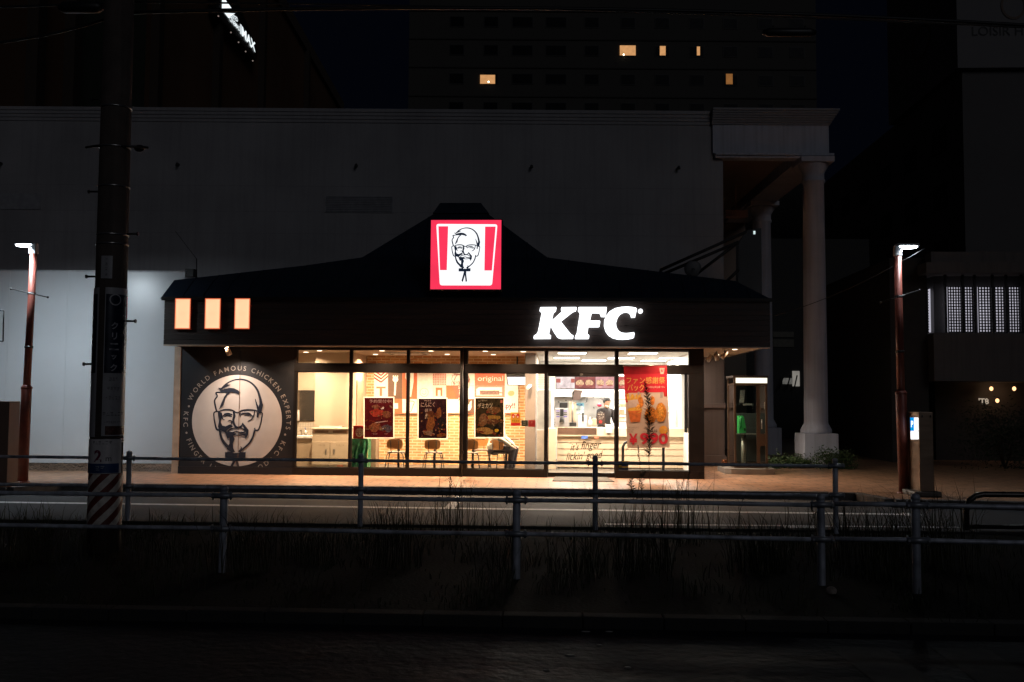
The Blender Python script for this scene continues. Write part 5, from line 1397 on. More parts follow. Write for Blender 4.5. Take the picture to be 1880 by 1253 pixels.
mb = MB(); slab(mb, f, 1091, 800.5, 1099, 805.5, 0, .003); mb.build('orange_sticker', flat((.75, .25, .15), var=.3), ct)
lw = MB(); lw.box(W(1002, 820, 22.9).x, W(1021, 820, 22.9).x, 22.9, 23.6, FL, W(1012, 787, 22.9).z); tag(lw.build('low_partition', CREAM, bevel=.005), 'low cream partition at the left end of the service counter', 'partition')
# kitchen door / shutter to the left of the counter
kd = empty('kitchen_door', W(992, 860, 24.6), label='pale service door under a slatted shutter box, right of the taupe pillar', cat='door')
f = plane_map(0, 0, 1, 24.6)
mb = MB(); slab(mb, f, 975, 717, 1012, 789, 0, .04); mb.build('door_leaf', pm('door grey', (.50, .45, .38), .4), kd)
for i in range(9): mb = MB(); slab(mb, f, 975, 686+i*3.2, 1012, 688.6+i*3.2, 0, .05); mb.build('slat', pm('shutter slat', (.6, .52, .42), .4), kd)
mb = MB(); slab(mb, f, 975, 790, 1012, 868, 0, .04); mb.build('door_panel', pm('door cream', (.6, .46, .33), .5), kd)

K4 = lambda Y: plane_map(1010, 680, 10.44, Y)
def kbox(name, m, x0, y0, x1, y1, Y, d, lab=None, cat=None, parent=None, bevel=.004):
    f = K4(Y); a, c = f(x0, y1), f(x1, y0); mb = MB(); mb.box(a.x, c.x, Y, Y+d, a.z, c.z); o = mb.build(name, m, parent, bevel=bevel)
    if lab: tag(o, lab, cat)
    return o
def kroot(name, x, y, Y, lab, cat): return empty(name, K4(Y)(x, y), label=lab, cat=cat)
# lit menu panels
mbd = kroot('menu_board', 680, 365, 24.55, 'row of lit menu panels hanging over the service counter', 'menu board')
mcol = [((115, 480), (1, .80, .78)), ((480, 870), (.42, .13, .12)), ((870, 1290), (.85, .42, .42)), ((1310, 1900), (.80, .16, .15))]
kbox('frame', PLASTICBLACK, 100, 120, 2060, 366, 24.56, .06, parent=mbd)
f = K4(24.555)
for i, ((a, b), c) in enumerate(mcol):
    mb = MB(); slab(mb, f, a, 130, b-8, 350, 0, .004); p_ = mb.build('menu_panel', em('menu glow %d' % i, c, 1.05, .25, 9), mbd)
    mb = MB(); q = random.Random(i)
    if i == 0: poly(mb, f, [(118, 165), (200, 165), (200, 240), (118, 240)], .006); poly(mb, f, [(400, 165), (470, 165), (470, 240), (400, 240)], .006); mb.build('red_picture', em('menu red', (.85, .25, .2), .8), p_)
    else:
        for k in range(2 if i < 3 else 4):
            blob(mb, f, a+90+k*180, 245, 75, 62, .006, i*5+k, j=.12)
        mb.build('burger_picture', em('menu burger', (1, .62, .36), 1.05, .45, 30), p_)
        mb = MB()
        for k in range(2 if i < 3 else 4): blob(mb, f, a+95+k*180, 290, 55, 14, .008, i*7+k, j=.2)
        mb.build('red_picture', em('menu red', (.85, .25, .2), .8), p_)
# back kitchen equipment
kbox('steel_backdrop', pm('steel wall panel', (.42, .41, .40), .3, .7), 70, 510, 1150, 1120, 25.4, .05, 'brushed steel wall panel behind the counter assistant', 'wall panel')
kbox('wall_cabinet', pm('cabinet white', (.6, .57, .5), .4), 100, 368, 700, 508, 25.2, .3, 'white wall cabinet under the menu panels behind the tilted monitor', 'cabinet')
dm = kroot('drinks_machine', 225, 1080, 23.5, 'grey drinks machine with striped buttons at the left end of the counter', 'drinks machine')
kbox('housing', pm('machine grey', (.45, .42, .42), .35, .3), 98, 735, 345, 1080, 23.5, .4, parent=dm)
f = K4(23.497)
for k, y in enumerate((782, 818, 853, 890)):
    for a, b in ((118, 180), (262, 325)):
        mb = MB(); slab(mb, f, a, y-8, b, y+8, 0, .004); mb.build('button', flat((.10, .09, .45) if k in (0, 3) else (.02, .02, .02)), dm)
kbox('display', PLASTICBLACK, 190, 745, 258, 880, 23.49, .009, parent=dm, bevel=0)
mb = MB(); a = f(225, 900); b_ = f(225, 1000); mb.tube([a+Vector((0, -.03, 0)), b_+Vector((0, -.03, 0))], [.035, .06], 12); mb.build('nozzle', PLASTICBLACK, dm)
kbox('cup_holder', PLASTICBLACK, 180, 620, 335, 722, 23.55, .25, parent=dm)
kbox('beige_cabinet', pm('beige cabinet', (.66, .50, .36), .45), 362, 610, 500, 1000, 23.7, .3, 'tall beige cabinet between the drinks machine and blue dispenser', 'cabinet')
kbox('cash_till', PLASTICBLACK, 370, 1005, 500, 1075, 23.45, .3, 'black cash drawer standing on the counter beside the drinks machine', 'till')
bd_ = kroot('blue_dispenser', 575, 840, 24.0, 'pale blue cup dispenser with round lids above the counter', 'dispenser')
kbox('housing', pm('pale blue plastic', (.22, .45, .58), .3), 500, 625, 650, 835, 24.0, .25, parent=bd_)
f = K4(23.99)
for cx_, cy_ in ((525, 720), (600, 725), (525, 790), (600, 795)):
    mb = MB(); p = f(cx_, cy_); mb.tube([p, p+Vector((0, -.05, 0))], .055, 14); mb.build('lid', pm('lid white', (.6, .75, .8), .3), bd_)
for cx_ in (525, 600): mb = MB(); slab(mb, f, cx_-18, 650, cx_+18, 690, 0, .01); mb.build('blue_mark', flat((.03, .15, .35)), bd_)
# till monitor, tilted, seen from behind
tm = kroot('till_monitor', 500, 600, 23.6, 'black till monitor tilted on its stand over the counter', 'monitor')
f = K4(23.6); q = [f(465, 375), f(625, 385), f(565, 580), f(420, 570)]; mb = MB(); bkv = Vector((0, .04, 0)); mb.add(q+[p+bkv for p in q], [(3, 2, 1, 0), (4, 5, 6, 7), (0, 1, 5, 4), (1, 2, 6, 5), (2, 3, 7, 6), (3, 0, 4, 7)]); mb.build('casing', pm('monitor brown', (.12, .085, .075), .35), tm)
q = [f(420, 430), f(466, 378), f(432, 568), f(415, 560)]; mb = MB(); q = [p+Vector((0, -.01, 0)) for p in q]; mb.add(q+[p+bkv for p in q], [(3, 2, 1, 0), (4, 5, 6, 7), (0, 1, 5, 4), (1, 2, 6, 5), (2, 3, 7, 6), (3, 0, 4, 7)]); mb.build('side', PLASTICBLACK, tm)
mb = MB(); a = f(430, 570); mb.tube([a, Vector((a.x, 23.62, K4(23.6)(430, 1070).z))], .018, 8); mb.build('stand', STAINLESS, tm)
# payment terminal with tall black handset on a white shroud
pt_ = kroot('payment_terminal', 630, 1085, 23.45, 'white payment stand with a tall black terminal on the counter', 'payment terminal')
kbox('shroud', WHITE, 540, 870, 700, 1085, 23.45, .2, parent=pt_); kbox('handset', PLASTICBLACK, 612, 815, 645, 985, 23.38, .05, parent=pt_)
wb_ = kroot('squeeze_bottle', 765, 1080, 23.4, 'small white squeeze bottle on the counter left of the dark stand', 'bottle')
p = K4(23.4)(765, 1078); mb = MB(); mb.lathe(p, [(.05, 0), (.05, .12), (.015, .17), (.012, .22)], 14); mb.build('bottle_body', WHITE, wb_)
kbox('cream_box', CREAM, 815, 930, 890, 1060, 23.5, .2, 'small cream box between the white bottle and dark stand', 'box')
ms = kroot('menu_stand', 975, 1045, 23.35, 'dark menu card stand with white lettering before the assistant', 'menu stand')
kbox('card', pm('dark card', (.045, .025, .02), .5), 895, 820, 1052, 1045, 23.35, .02, parent=ms, bevel=.002)
f = K4(23.348); mb = MB(); ptext(mb, f, "~7", 972, 808, 90, 20, .0)
for k, (y, w2) in enumerate(((850, 120), (895, 130), (930, 90))): ptext(mb, f, ("~4", "~5", "~3")[k], 972, y, w2, 26, .002)
mb.build('lettering', flat(CRM), ms); mb = MB(); blob(mb, f, 968, 990, 28, 26, .002, 3); mb.build('picture', flat(RED), ms)
kbox('paper_sheet', WHITE, 1060, 1040, 1190, 1200, 23.15, .004, 'white paper notice taped to the counter front before the assistant', 'notice')
rh = MB(); rh.ellipsoid(K4(25.2)(945, 668), (.06, .05, .045)); tag(rh.build('red_helmet', flat((.7, .02, .06))), 'rounded red object hanging on the steel wall behind the assistant', 'helmet')
# right end of the kitchen: shelves of boxes, hot cabinet
sh_ = kroot('kitchen_shelf', 1600, 1150, 25.6, 'steel kitchen shelving holding trays at the right behind the counter', 'shelf')
for y in (420, 560, 700, 850, 980): kbox('shelf_board', STAINLESS, 1310, y, 1990, y+18, 25.4, .5, parent=sh_, bevel=0)
for x in (1320, 1650, 1980): kbox('upright', STAINLESS, x-8, 400, x+8, 1200, 25.39, .02, parent=sh_, bevel=0)
q = random.Random(11); tray = pm('tray brown', (.45, .22, .13), .5)
for i, y in enumerate((560, 700, 850, 980)):
    for j in range(4):
        a = 1340+j*160+q.randint(-8, 8); kbox('kitchen_tray', tray if (i+j) % 3 else CREAM, a, y-q.randint(55, 95), a+q.randint(95, 135), y-2, 25.45, .35, '%s kitchen tray on the %s steel shelf, %s from the left' % ('brown' if (i+j) % 3 else 'cream', ('top', 'second', 'third', 'lowest')[i], ('first', 'second', 'third', 'fourth')[j]), 'tray').__setitem__('group', 'trays on the kitchen shelving')
kbox('warming_cabinet', pm('warm cabinet', (.40, .38, .33), .3, .6), 2060, 500, 2260, 1120, 24.3, .5, 'steel warming cabinet at the right end of the counter', 'cabinet')
for k, (a, b, c, d_) in enumerate(((2190, 560, 2270, 640), (2200, 690, 2330, 760), (2210, 800, 2330, 870))):
    kbox('stacked_cups', WHITE, a, c-560+0 if False else b+0, b+0 if False else a+90, b+80, 23.45, .12, ['white cups at the right counter end, topmost pile', 'white cups at the right counter end, middle pile', 'white cups at the right counter end, lowest pile'][k], 'cups')

# ---- posters on the glass
def transl(name, c):
    if name in _mats: return _mats[name]
    m = bpy.data.materials.new(name); nt, out = _out(m); N = nt.nodes.new; K = nt.links.new
    a = N('ShaderNodeBsdfTranslucent'); a.inputs[0].default_value = (*c, 1); d_ = N('ShaderNodeBsdfDiffuse'); d_.inputs[0].default_value = (*c, 1); mx = N('ShaderNodeMixShader'); mx.inputs[0].default_value = .5
    K(a.outputs[0], mx.inputs[1]); K(d_.outputs[0], mx.inputs[2]); K(mx.outputs[0], out.inputs[0]); _mats[name] = m; return m
paper = transl('backlit paper', (.85, .78, .68))
YP_ = YG-.035
def poster(f, x0, y0, x1, y1, bg_, lab):
    p = f(x0, y1); r_ = empty('poster', (f((x0+x1)/2, y1).x, YP_, p.z), label=lab, cat='poster', group='food posters on the dining windows')
    mb = MB(); a, b, c, d_ = f(x0-16, y0-16), f(x1+16, y0-16), f(x1+16, y1+16), f(x0-16, y1+16); mb.quad(a, b, c, d_); mb.build('sheet', paper, r_)
    mb = MB(); slab(mb, f, x0, y0, x1, y1, .001, .002); mb.build('print', bg_, r_); return r_
glo = lambda n, c, v=.5, s=12: pm(n, c, .22, 0, v, s, spec=.6)
f1 = plane_map(640, 670, 8.353, YP_)
r_ = poster(f1, 245, 508, 685, 1115, glo('maroon print', (.075, .008, .012), .3), 'dark red food poster in the left dining window')
mb = MB(); ptext(mb, f1, "予約受付中!", 490, 560, 350, 55, .0035, .015); mb.build('lettering', flat((.22, .16, .15)), r_)
for n_i, (cx_, cy_, rx, ry, c) in enumerate(((430, 740, 100, 60, (.22, .03, .02)), (580, 760, 70, 50, (.13, .05, .03)), (400, 960, 90, 70, (.16, .06, .03)), (590, 980, 80, 60, (.06, .05, .07)), (520, 665, 26, 20, (.35, .33, .34)), (420, 640, 60, 30, (.14, .06, .04)))):
    mb = MB(); blob(mb, f1, cx_, cy_, rx, ry, .0035+n_i*.0004, n_i, j=.2); mb.build('picture', glo('poster pic %d' % n_i, tuple(min(.6, 1.15*v) for v in c), .6, 30), r_)
mb = MB(); strk(mb, f1, [(395, 890), (480, 880), (600, 862)], 6, .0062); strk(mb, f1, [(480, 1000), (540, 975)], 7, .0062); ptext(mb, f1, "~5", 400, 1060, 90, 18, .0062); ptext(mb, f1, "~3", 580, 1060, 60, 18, .0062); mb.build('small_lettering', flat((.38, .33, .33)), r_)
r_ = poster(f1, 1073, 522, 1503, 1128, glo('plum print', (.024, .009, .012), .3), 'dark plum garlic chicken poster in the middle dining window')
mb = MB(); ptext(mb, f1, "にんにく", 1215, 612, 210, 75, .0035, .0, .1, -.03); ptext(mb, f1, "醤油", 1222, 698, 105, 50, .0035, 0, .1, -.05); ptext(mb, f1, "~4", 1215, 553, 110, 20, .0035); mb.build('lettering', flat((.36, .30, .26)), r_)
for n_i, (cx_, cy_, rx, ry, c, ro) in enumerate(((1260, 900, 60, 120, (.14, .055, .02), .2), (1385, 740, 42, 85, (.12, .045, .018), .1), (1250, 760, 70, 50, (.06, .022, .012), 0), (1420, 900, 65, 90, (.012, .01, .012), 0), (1225, 1050, 90, 35, (.13, .09, .07), .25), (1420, 1080, 75, 28, (.13, .05, .015), -.1), (1190, 790, 14, 40, (.28, .24, .2), .3))):
    mb = MB(); blob(mb, f1, cx_, cy_, rx, ry, .0035+n_i*.0004, n_i+20, j=.15, rot=ro); mb.build('picture', glo('poster b pic %d' % n_i, tuple(min(.6, 1.15*v) for v in c), .55, 26), r_)
f2 = plane_map(820, 670, 8.353, YP_)
r_ = poster(f2, 440, 512, 875, 1110, glo('olive print', (.026, .020, .011), .3), 'dark olive burger poster in the right dining window')
mb = MB(); ptext(mb, f2, "デミカツ", 590, 628, 225, 85, .0035, .01, .1, -.06); ptext(mb, f2, "~7", 555, 550, 140, 22, .0035, 0, 0, -.06); mb.build('lettering', flat((.42, .38, .30)), r_)
for n_i, (cx_, cy_, rx, ry, c, ro) in enumerate(((720, 700, 110, 55, (.09, .045, .02), 0), (720, 810, 120, 35, (.18, .11, .025), 0), (700, 870, 110, 45, (.07, .03, .015), 0), (560, 850, 70, 105, (.11, .06, .03), .3), (590, 1015, 130, 55, (.20, .12, .04), .1), (775, 1000, 60, 75, (.012, .01, .01), 0), (765, 1010, 30, 26, (.38, .24, .02), 0))):
    mb = MB(); blob(mb, f2, cx_, cy_, rx, ry, .0035+n_i*.0004, n_i+40, j=.12, rot=ro); mb.build('picture', glo('poster c pic %d' % n_i, tuple(min(.6, 1.15*v) for v in c), .55, 26), r_)
mb = MB(); slab(mb, f2, 825, 540, 858, 585, .0035, .001); mb.build('corner_mark', flat((.3, .08, .05)), r_)
for fq, x_0, x_1, y_0, y_1, sd_ in ((f1, 265, 665, 640, 1040, 1), (f1, 1110, 1480, 730, 1100, 2), (f2, 470, 850, 660, 1090, 3)):
    po = [o for o in COL.objects if o.name.startswith('poster') and o.type == 'EMPTY'][sd_-1]; q = random.Random(sd_)
    for c_ in ((.12, .055, .02), (.11, .02, .012), (.14, .10, .06)):
        mb = MB()
        for k in range(9): blob(mb, fq, q.uniform(x_0, x_1), q.uniform(y_0, y_1), q.uniform(8, 34), q.uniform(6, 18), .0075+k*.0002, k, 10, .35, q.uniform(-1, 1))
        mb.build('picture', glo('speck %.2f %.2f' % c_[:2], c_, .6, 30), po)
# small stickers on the glass
def sticker(lab, x0, y0, x1, y1, c, bits, f=f2):
    p = f(x0, y1); r_ = empty('window_sticker', (f((x0+x1)/2, y1).x, YP_, p.z), label=lab, cat='sticker', group='stickers on the shop glass')
    mb = MB(); slab(mb, f, x0, y0, x1, y1, 0, .002); mb.build('sheet', flat(c), r_)
    for nme, m, fn in bits: mb = MB(); fn(mb); mb.build(nme, m, r_)
sticker('yellow notice sticker with red drawing right of the burger poster', 983, 732, 1133, 935, (.72, .38, .03), [
    ('red_drawing', flat(RED), lambda mb: (blob(mb, f2, 1025, 785, 26, 34, .003, 1), blob(mb, f2, 1090, 785, 26, 34, .003, 2), poly(mb, f2, [(985, 890), (1131, 890), (1131, 933), (985, 933)], .003))),
    ('lettering', flat((.1, .04, .02)), lambda mb: ptext(mb, f2, "~4", 1058, 862, 115, 26, .004)),
    ('white_drawing', flat(CRM), lambda mb: (blob(mb, f2, 1025, 800, 12, 14, .004, 3), blob(mb, f2, 1090, 800, 12, 14, .004, 4), blob(mb, f2, 1055, 765, 22, 8, .004, 5)))])
sticker('small black square sticker between yellow and red ones', 1148, 852, 1244, 943, (.02, .025, .015), [('lettering', flat((.35, .38, .3)), lambda mb: (ptext(mb, f2, "~4", 1195, 885, 40, 22, .003), ptext(mb, f2, "~3", 1195, 915, 44, 20, .003)))])
sticker('small dark red square sticker beside the taupe pillar', 1252, 848, 1360, 952, (.30, .02, .02), [('lettering', flat((.6, .3, .25)), lambda mb: (ptext(mb, f2, "~2", 1305, 893, 34, 40, .003),))])
f3 = plane_map(990, 630, 4.8188, YG+.060)
sticker('yellow and blue warning sticker low on the pane right of the door', 700, 1045, 788, 1130, (.70, .55, .05), [
    ('blue_stripe', flat((.02, .05, .22)), lambda mb: (poly(mb, f3, [(700, 1045), (740, 1045), (700, 1075)], .003), poly(mb, f3, [(730, 1080), (788, 1050), (788, 1090), (725, 1092)], .003), poly(mb, f3, [(702, 1105), (786, 1105), (786, 1128), (702, 1128)], .003))),
    ('lettering', flat((.5, .5, .5)), lambda mb: ptext(mb, f3, "~5", 744, 1117, 66, 13, .004))], f=f3)

# slogan on the door glass
f3 = plane_map(990, 630, 4.8188, YG-.022)
dl = empty('door_slogan', f3(410, 1050), label='dark script slogan lettered across the glass entrance door', cat='lettering')
dk2 = pm('slogan print', (.035, .02, .012), .5)
mb = MB(); ptext(mb, f3, "it's", 318, 918, 70, 66, 0, .006, .30, -.05); ptext(mb, f3, "\u201c", 278, 884, 14, 13, 0, 0, .3); mb.build('lettering', dk2, dl)
mb = MB(); ptext(mb, f3, "finger", 458, 912, 172, 92, 0, .006, .30, -.05); mb.build('lettering', dk2, dl)
mb = MB(); ptext(mb, f3, "lickin'", 322, 1000, 152, 70, 0, .006, .30, -.05); mb.build('lettering', dk2, dl)
mb = MB(); ptext(mb, f3, "good", 486, 1000, 132, 88, 0, .006, .30, -.05); ptext(mb, f3, "\u201d", 571, 945, 14, 13, 0, 0, .3); mb.build('lettering', dk2, dl)

# door mat
mb = MB(); q = [G(px, py, ZP+.004) for px, py in ((1020, 875.5), (1113, 876.5), (1128, 885), (1014, 884))]
mb.add(q+[p+Vector((0, 0, .012)) for p in q], [(3, 2, 1, 0), (4, 5, 6, 7), (0, 1, 5, 4), (1, 2, 6, 5), (2, 3, 7, 6), (3, 0, 4, 7)])
tag(mb.build('door_mat', pm('grey mat', (.16, .15, .13), .95, 0, .2, 30, bump=1)), 'flat grey door mat on the pavement before the entrance', 'door mat')
# black hoop rail inside the right pane
Yq = 21.35; mb = MB(); a, b = W(1143.5, 862, Yq), W(1218, 862, Yq); zt_ = W(1180, 811, Yq).z
mb.tube([(a.x, Yq, FL), (a.x, Yq, zt_-.12), (a.x+.04, Yq, zt_-.04), (a.x+.12, Yq, zt_), (b.x-.12, Yq, zt_), (b.x-.04, Yq, zt_-.04), (b.x, Yq, zt_-.12), (b.x, Yq, FL)], .030, 14)
tag(mb.build('hoop_rail', pm('black rail', (.012, .012, .014), .4)), 'black hoop rail standing inside the pane behind the red banner', 'rail')

# red price banner in front of the glass
YN = YG-.13
fb = plane_map(1130, 660, 7.373, YN)
bn = empty('price_banner', fb(440, 1200), label='tall red and white chicken price banner hanging over the right window', cat='banner')
def wavy(x, y): return .012*math.sin(x*.012+y*.004)+.008*math.sin(y*.011)
nx, ny = 12, 26
def BQ(u, v):
    xl_ = 110+50*v**1.0; xr_ = 695+40*v; return xl_+(xr_-xl_)*u, 95+1110*v-(12-2*v)*u
def banner_part(name, m, v0, v1, lift, cut=None):
    mb = MB(); vs = []
    for j in range(ny+1):
        for i in range(nx+1):
            u, v = i/nx, v0+(v1-v0)*j/ny; x, y = BQ(u, v); vs.append(fb(x, y, lift+wavy(x, y)))
    mb.add(vs, [(j*(nx+1)+i, j*(nx+1)+i+1, (j+1)*(nx+1)+i+1, (j+1)*(nx+1)+i) for j in range(ny) for i in range(nx)], True)
    return mb.build(name, m, bn)
fw_ = lambda x, y, lift=0: fb(x, y, lift+wavy(x, y))
cloth_ = banner_part('cloth', pm('banner white', (.50, .40, .33), .7, 0, .05, 4), 0, 1, 0)
banner_part('red_field', pm('banner red', (.46, .014, .030), .5, 0, .06, 5), 0, .325, .003)
mb = MB(); poly(mb, fw_, [(128, 450), (175, 450), (175, 580), (134, 590)], .003); poly(mb, fw_, [(650, 445), (708, 440), (706, 502), (660, 505)], .003); mb.build('red_corner', flat((.42, .018, .022)), bn)
banner_part('dark_hem', pm('banner hem', (.28, .008, .016), .4), 0, .098, .0045)
gold = pm('gold print', (.62, .36, .09), .5)
mb = MB(); ptext(mb, fw_, "ファン感謝祭", 410, 285, 520, 92, .006, .004); mb.build('lettering', gold, bn)
mb = MB(); ptext(mb, fw_, "パック", 275, 385, 225, 90, .006, .012); mb.build('lettering', gold, bn)
mb = MB(); ptext(mb, fw_, "-11/21(火)まで!-", 542, 378, 258, 36, .006, .01); mb.build('small_lettering', flat((.65, .5, .4)), bn)
mb = MB(); poly(mb, fw_, [(595, 120), (662, 120), (652, 200), (605, 200)], .006); m2 = mb.build('bucket_mark', flat((.5, .35, .3)), bn)
mb = MB(); poly(mb, fw_, [(612, 128), (622, 128), (620, 178), (614, 178)], .007); poly(mb, fw_, [(638, 128), (648, 128), (644, 178), (637, 178)], .007); mb.build('red_stripe', flat((.42, .02, .02)), bn)
fry = pm('fries print', (.60, .33, .05), .5, 0, .25, 20); chk = pm('chicken print', (.48, .16, .025), .45, 0, .55, 22); chk2 = pm('crisp chicken print', (.52, .20, .03), .45, 0, .5, 28); cup = pm('orange tub print', (.50, .13, .03), .5, 0, .3, 14)
mb = MB(); poly(mb, fw_, [(300, 440), (640, 440), (640, 520), (300, 560)], .0055); mb.build('grey_paper', flat((.33, .28, .26)), bn)
q = random.Random(4); mb = MB()
for k in range(14): x = 165+k*13; a = q.uniform(-.3, .3); strk(mb, fw_, [(x+a*60, 465+q.random()*25), (x, 560)], 8, .0062+k*.0002)
mb.build('fries_picture', fry, bn)
mb = MB(); poly(mb, fw_, [(165, 560), (300, 540), (330, 640), (180, 660)], .0095); mb.build('tub_rim', flat((.45, .36, .32)), bn)
mb = MB(); blob(mb, fw_, 262, 690, 100, 40, .010, 3, j=.08); mb.build('nugget_picture', fry, bn)
mb = MB(); poly(mb, fw_, [(170, 700), (355, 690), (330, 845), (205, 850)], .0105); mb.build('tub_picture', cup, bn)
mb = MB(); blob(mb, fw_, 335, 590, 42, 80, .009, 6, j=.15, rot=.1); blob(mb, fw_, 500, 560, 30, 62, .009, 7, j=.08); blob(mb, fw_, 480, 750, 85, 110, .0098, 8, j=.08); mb.build('chicken_picture', chk, bn)
mb = MB(); blob(mb, fw_, 615, 720, 78, 132, .0108, 9, j=.07); mb.build('chicken_picture', chk2, bn)
mb = MB(); blob(mb, fw_, 610, 700, 40, 80, .0118, 10, j=.2); blob(mb, fw_, 300, 640, 28, 36, .0118, 11, j=.2); mb.build('highlight_picture', pm('crumb print', (.60, .28, .05), .4, 0, .6, 40), bn)
mb = MB(); blob(mb, fw_, 650, 958, 58, 58, .010, 12, j=0, n=28); mb.build('orange_disc', pm('orange disc', (.72, .33, .04), .5), bn)
mb = MB(); ptext(mb, fw_, "\u00a5520", 650, 950, 78, 24, .0115, .01); ptext(mb, fw_, "~3", 652, 980, 50, 16, .0115); mb.build('small_lettering', flat((.65, .5, .3)), bn)
redp = pm('price red', (.55, .022, .045), .5)
mb = MB(); ptext(mb, fw_, "\u00a5", 240, 1080, 118, 150, .010, .03); mb.build('price_lettering', redp, bn)
mb = MB(); ptext(mb, fw_, "990", 520, 1075, 380, 158, .010, .028); mb.build('price_lettering', redp, bn)
mb = MB(); ptext(mb, fw_, "\u00a51510", 500, 968, 130, 36, .010, .02); ptext(mb, fw_, "~9", 240, 925, 150, 18, .010); ptext(mb, fw_, "~5", 205, 955, 80, 18, .010); ptext(mb, fw_, "~4", 205, 985, 75, 18, .010); ptext(mb, fw_, "~6", 205, 1180, 60, 12, .010); mb.build('black_lettering', flat((.03, .02, .02)), bn)
mb = MB(); mb.tube([fb(100, 92, .01), fb(705, 80, .01)], .012, 8); mb.tube([fb(105, 92, -.01), fb(105, 92, -.08)], .006, 6); mb.build('hanging_rod', STAINLESS, bn)

# ================================================================== STREET THINGS
# telephone booth
YT = 22.3
tb = empty('telephone_booth', (W(1378, 868, YT).x, YT, ZP), label='bronze framed glass telephone booth with lit header beside the restaurant', cat='telephone booth')
bz = pm('bronze frame', (.105, .060, .034), .4, .5, .1, 3)
x0, x1 = W(1348, 800, YT).x, W(1409.5, 800, YT).x; z0, z1 = ZP+.13, W(1378, 690, YT).z; dep = .88
mb = MB(); pts = [(x0-.22, -.02), (x0-.10, -.16), (x0+.2, -.22), (x1-.1, -.22), (x1+.12, -.14), (x1+.16, .2), (x1+.16, dep+.1), (x0-.22, dep+.1)]
mb.prism([(p[0], p[1]) for p in pts], (0, YT, ZP), (1, 0, 0), (0, 1, 0), (0, 0, 1), .125); mb.build('base_slab', pm('slab concrete', (.20, .17, .14), .8, 0, .2, 5), tb, bevel=.01)
e = .045
for (X, Y) in ((x0, YT), (x1-e, YT), (x0, YT+dep-e), (x1-e, YT+dep-e)): mb = MB(); mb.box(X, X+e, Y, Y+e, z0, z1-.05); mb.build('corner_post', bz, tb, bevel=.003)
mb = MB()
for z in (z0, z0+.06): pass
for Y in (YT+.003, YT+dep-e+.003):
    mb.box(x0+e, x1-e, Y, Y+e-.006, z0, z0+.07); mb.box(x0+e, x1-e, Y, Y+e-.006, z1-.21, z1-.17)
for X in (x0+.003, x1-e+.003): mb.box(X, X+e-.006, YT+e, YT+dep-e, z0, z0+.07); mb.box(X, X+e-.006, YT+e, YT+dep-e, z1-.21, z1-.17)
mb.build('cross_rail', bz, tb)
xd = W(1391, 800, YT).x
mb = MB(); mb.box(xd-.02, xd+.05, YT+.008, YT+.04, z0+.071, z1-.211); dr = mb.build('door', bz, tb)
hh = MB(); hh.tube([(xd+.09, YT-.02, W(1391, 770, YT).z), (xd+.09, YT-.02, W(1391, 788, YT).z)], .010, 8); hh.build('handle', STAINLESS, dr)
hh = MB(); hh.box(xd+.05, x1-e, YT+.012, YT+.03, W(1391, 819, YT).z, W(1391, 797, YT).z); hh.build('kick_plate', bz, dr)
mb = MB(); mb.box(x0-.02, x1+.02, YT-.03, YT+dep+.02, z1-.049, z1); mb.build('roof', pm('booth roof', (.06, .04, .03), .5), tb, bevel=.008)
mb = MB(); mb.box(x0+.04, x1-.005, YT-.012, YT+.01, z1-.165, z1-.052); lb = mb.build('light_header', em('booth header', (1, .93, .74), 1.5, .1, 2), tb)
bg_ = glass_mat('booth glass', (.80, .86, .80))
for q in ([(x0+e, YT+.02, z0+.07), (xd-.02, YT+.02, z0+.07), (xd-.02, YT+.02, z1-.21), (x0+e, YT+.02, z1-.21)],
          [(x0+.02, YT+e, z0+.07), (x0+.02, YT+dep-e, z0+.07), (x0+.02, YT+dep-e, z1-.21), (x0+.02, YT+e, z1-.21)],
          [(x1-.02, YT+e, z0+.07), (x1-.02, YT+dep-e, z0+.07), (x1-.02, YT+dep-e, z1-.21), (x1-.02, YT+e, z1-.21)],
          [(x0+e, YT+dep-.02, z0+.07), (x1-e, YT+dep-.02, z0+.07), (x1-e, YT+dep-.02, z1-.21), (x0+e, YT+dep-.02, z1-.21)]):
    mb = MB(); mb.quad(*q); mb.build('pane', bg_, tb)
zsf = W(1375, 797, YT+.4).z
mb = MB(); mb.box(x0+.07, x1-.12, YT+.35, YT+.80, zsf-.015, zsf); mb.tube([((x0+x1)/2-.05, YT+.6, z0), ((x0+x1)/2-.05, YT+.6, zsf-.016)], .06, 12); mb.build('shelf', pm('booth shelf', (.30, .28, .24), .4, .5), tb)
mb = MB(); mb.box(x0+.05, x1-.05, YT+dep-.035, YT+dep-.03, z0+.1, z0+1.2); mb.build('back_panel', pm('booth back', (.03, .03, .028), .4), tb)
area('booth_lamp', ((x0+x1)/2, YT+.45, z1-.24), 2.2, .25, (.85, 1, .78), spread=150)
ph = empty('payphone', W(1361, 796, YT+.5), label='green payphone on the shelf inside the telephone booth', cat='telephone')
fp = plane_map(1280, 620, 4.475, YT+.42); grn = pm('phone green', (.05, .42, .10), .35, 0, .08)
q = [fp(342, 788), fp(402, 785), fp(402, 740), fp(385, 655), fp(372, 642), fp(342, 645)]; mb = MB(); bkv = Vector((0, .22, 0)); k = len(q)
mb.add(q+[p+bkv for p in q], [tuple(range(k)), tuple(range(2*k-1, k-1, -1))]+[(i, i+k, (i+1) % k+k, (i+1) % k) for i in range(k)]); mb.build('phone_body', grn, ph, bevel=.008)
mb = MB(); a = fp(352, 660, .03); b_ = fp(352, 735, .03); mb.tube([a, a.lerp(b_, .15)+Vector((0, -.03, 0)), a.lerp(b_, .85)+Vector((0, -.03, 0)), b_], [.03, .018, .018, .03], 10); mb.build('handset', pm('handset green', (.03, .30, .08), .4), ph)
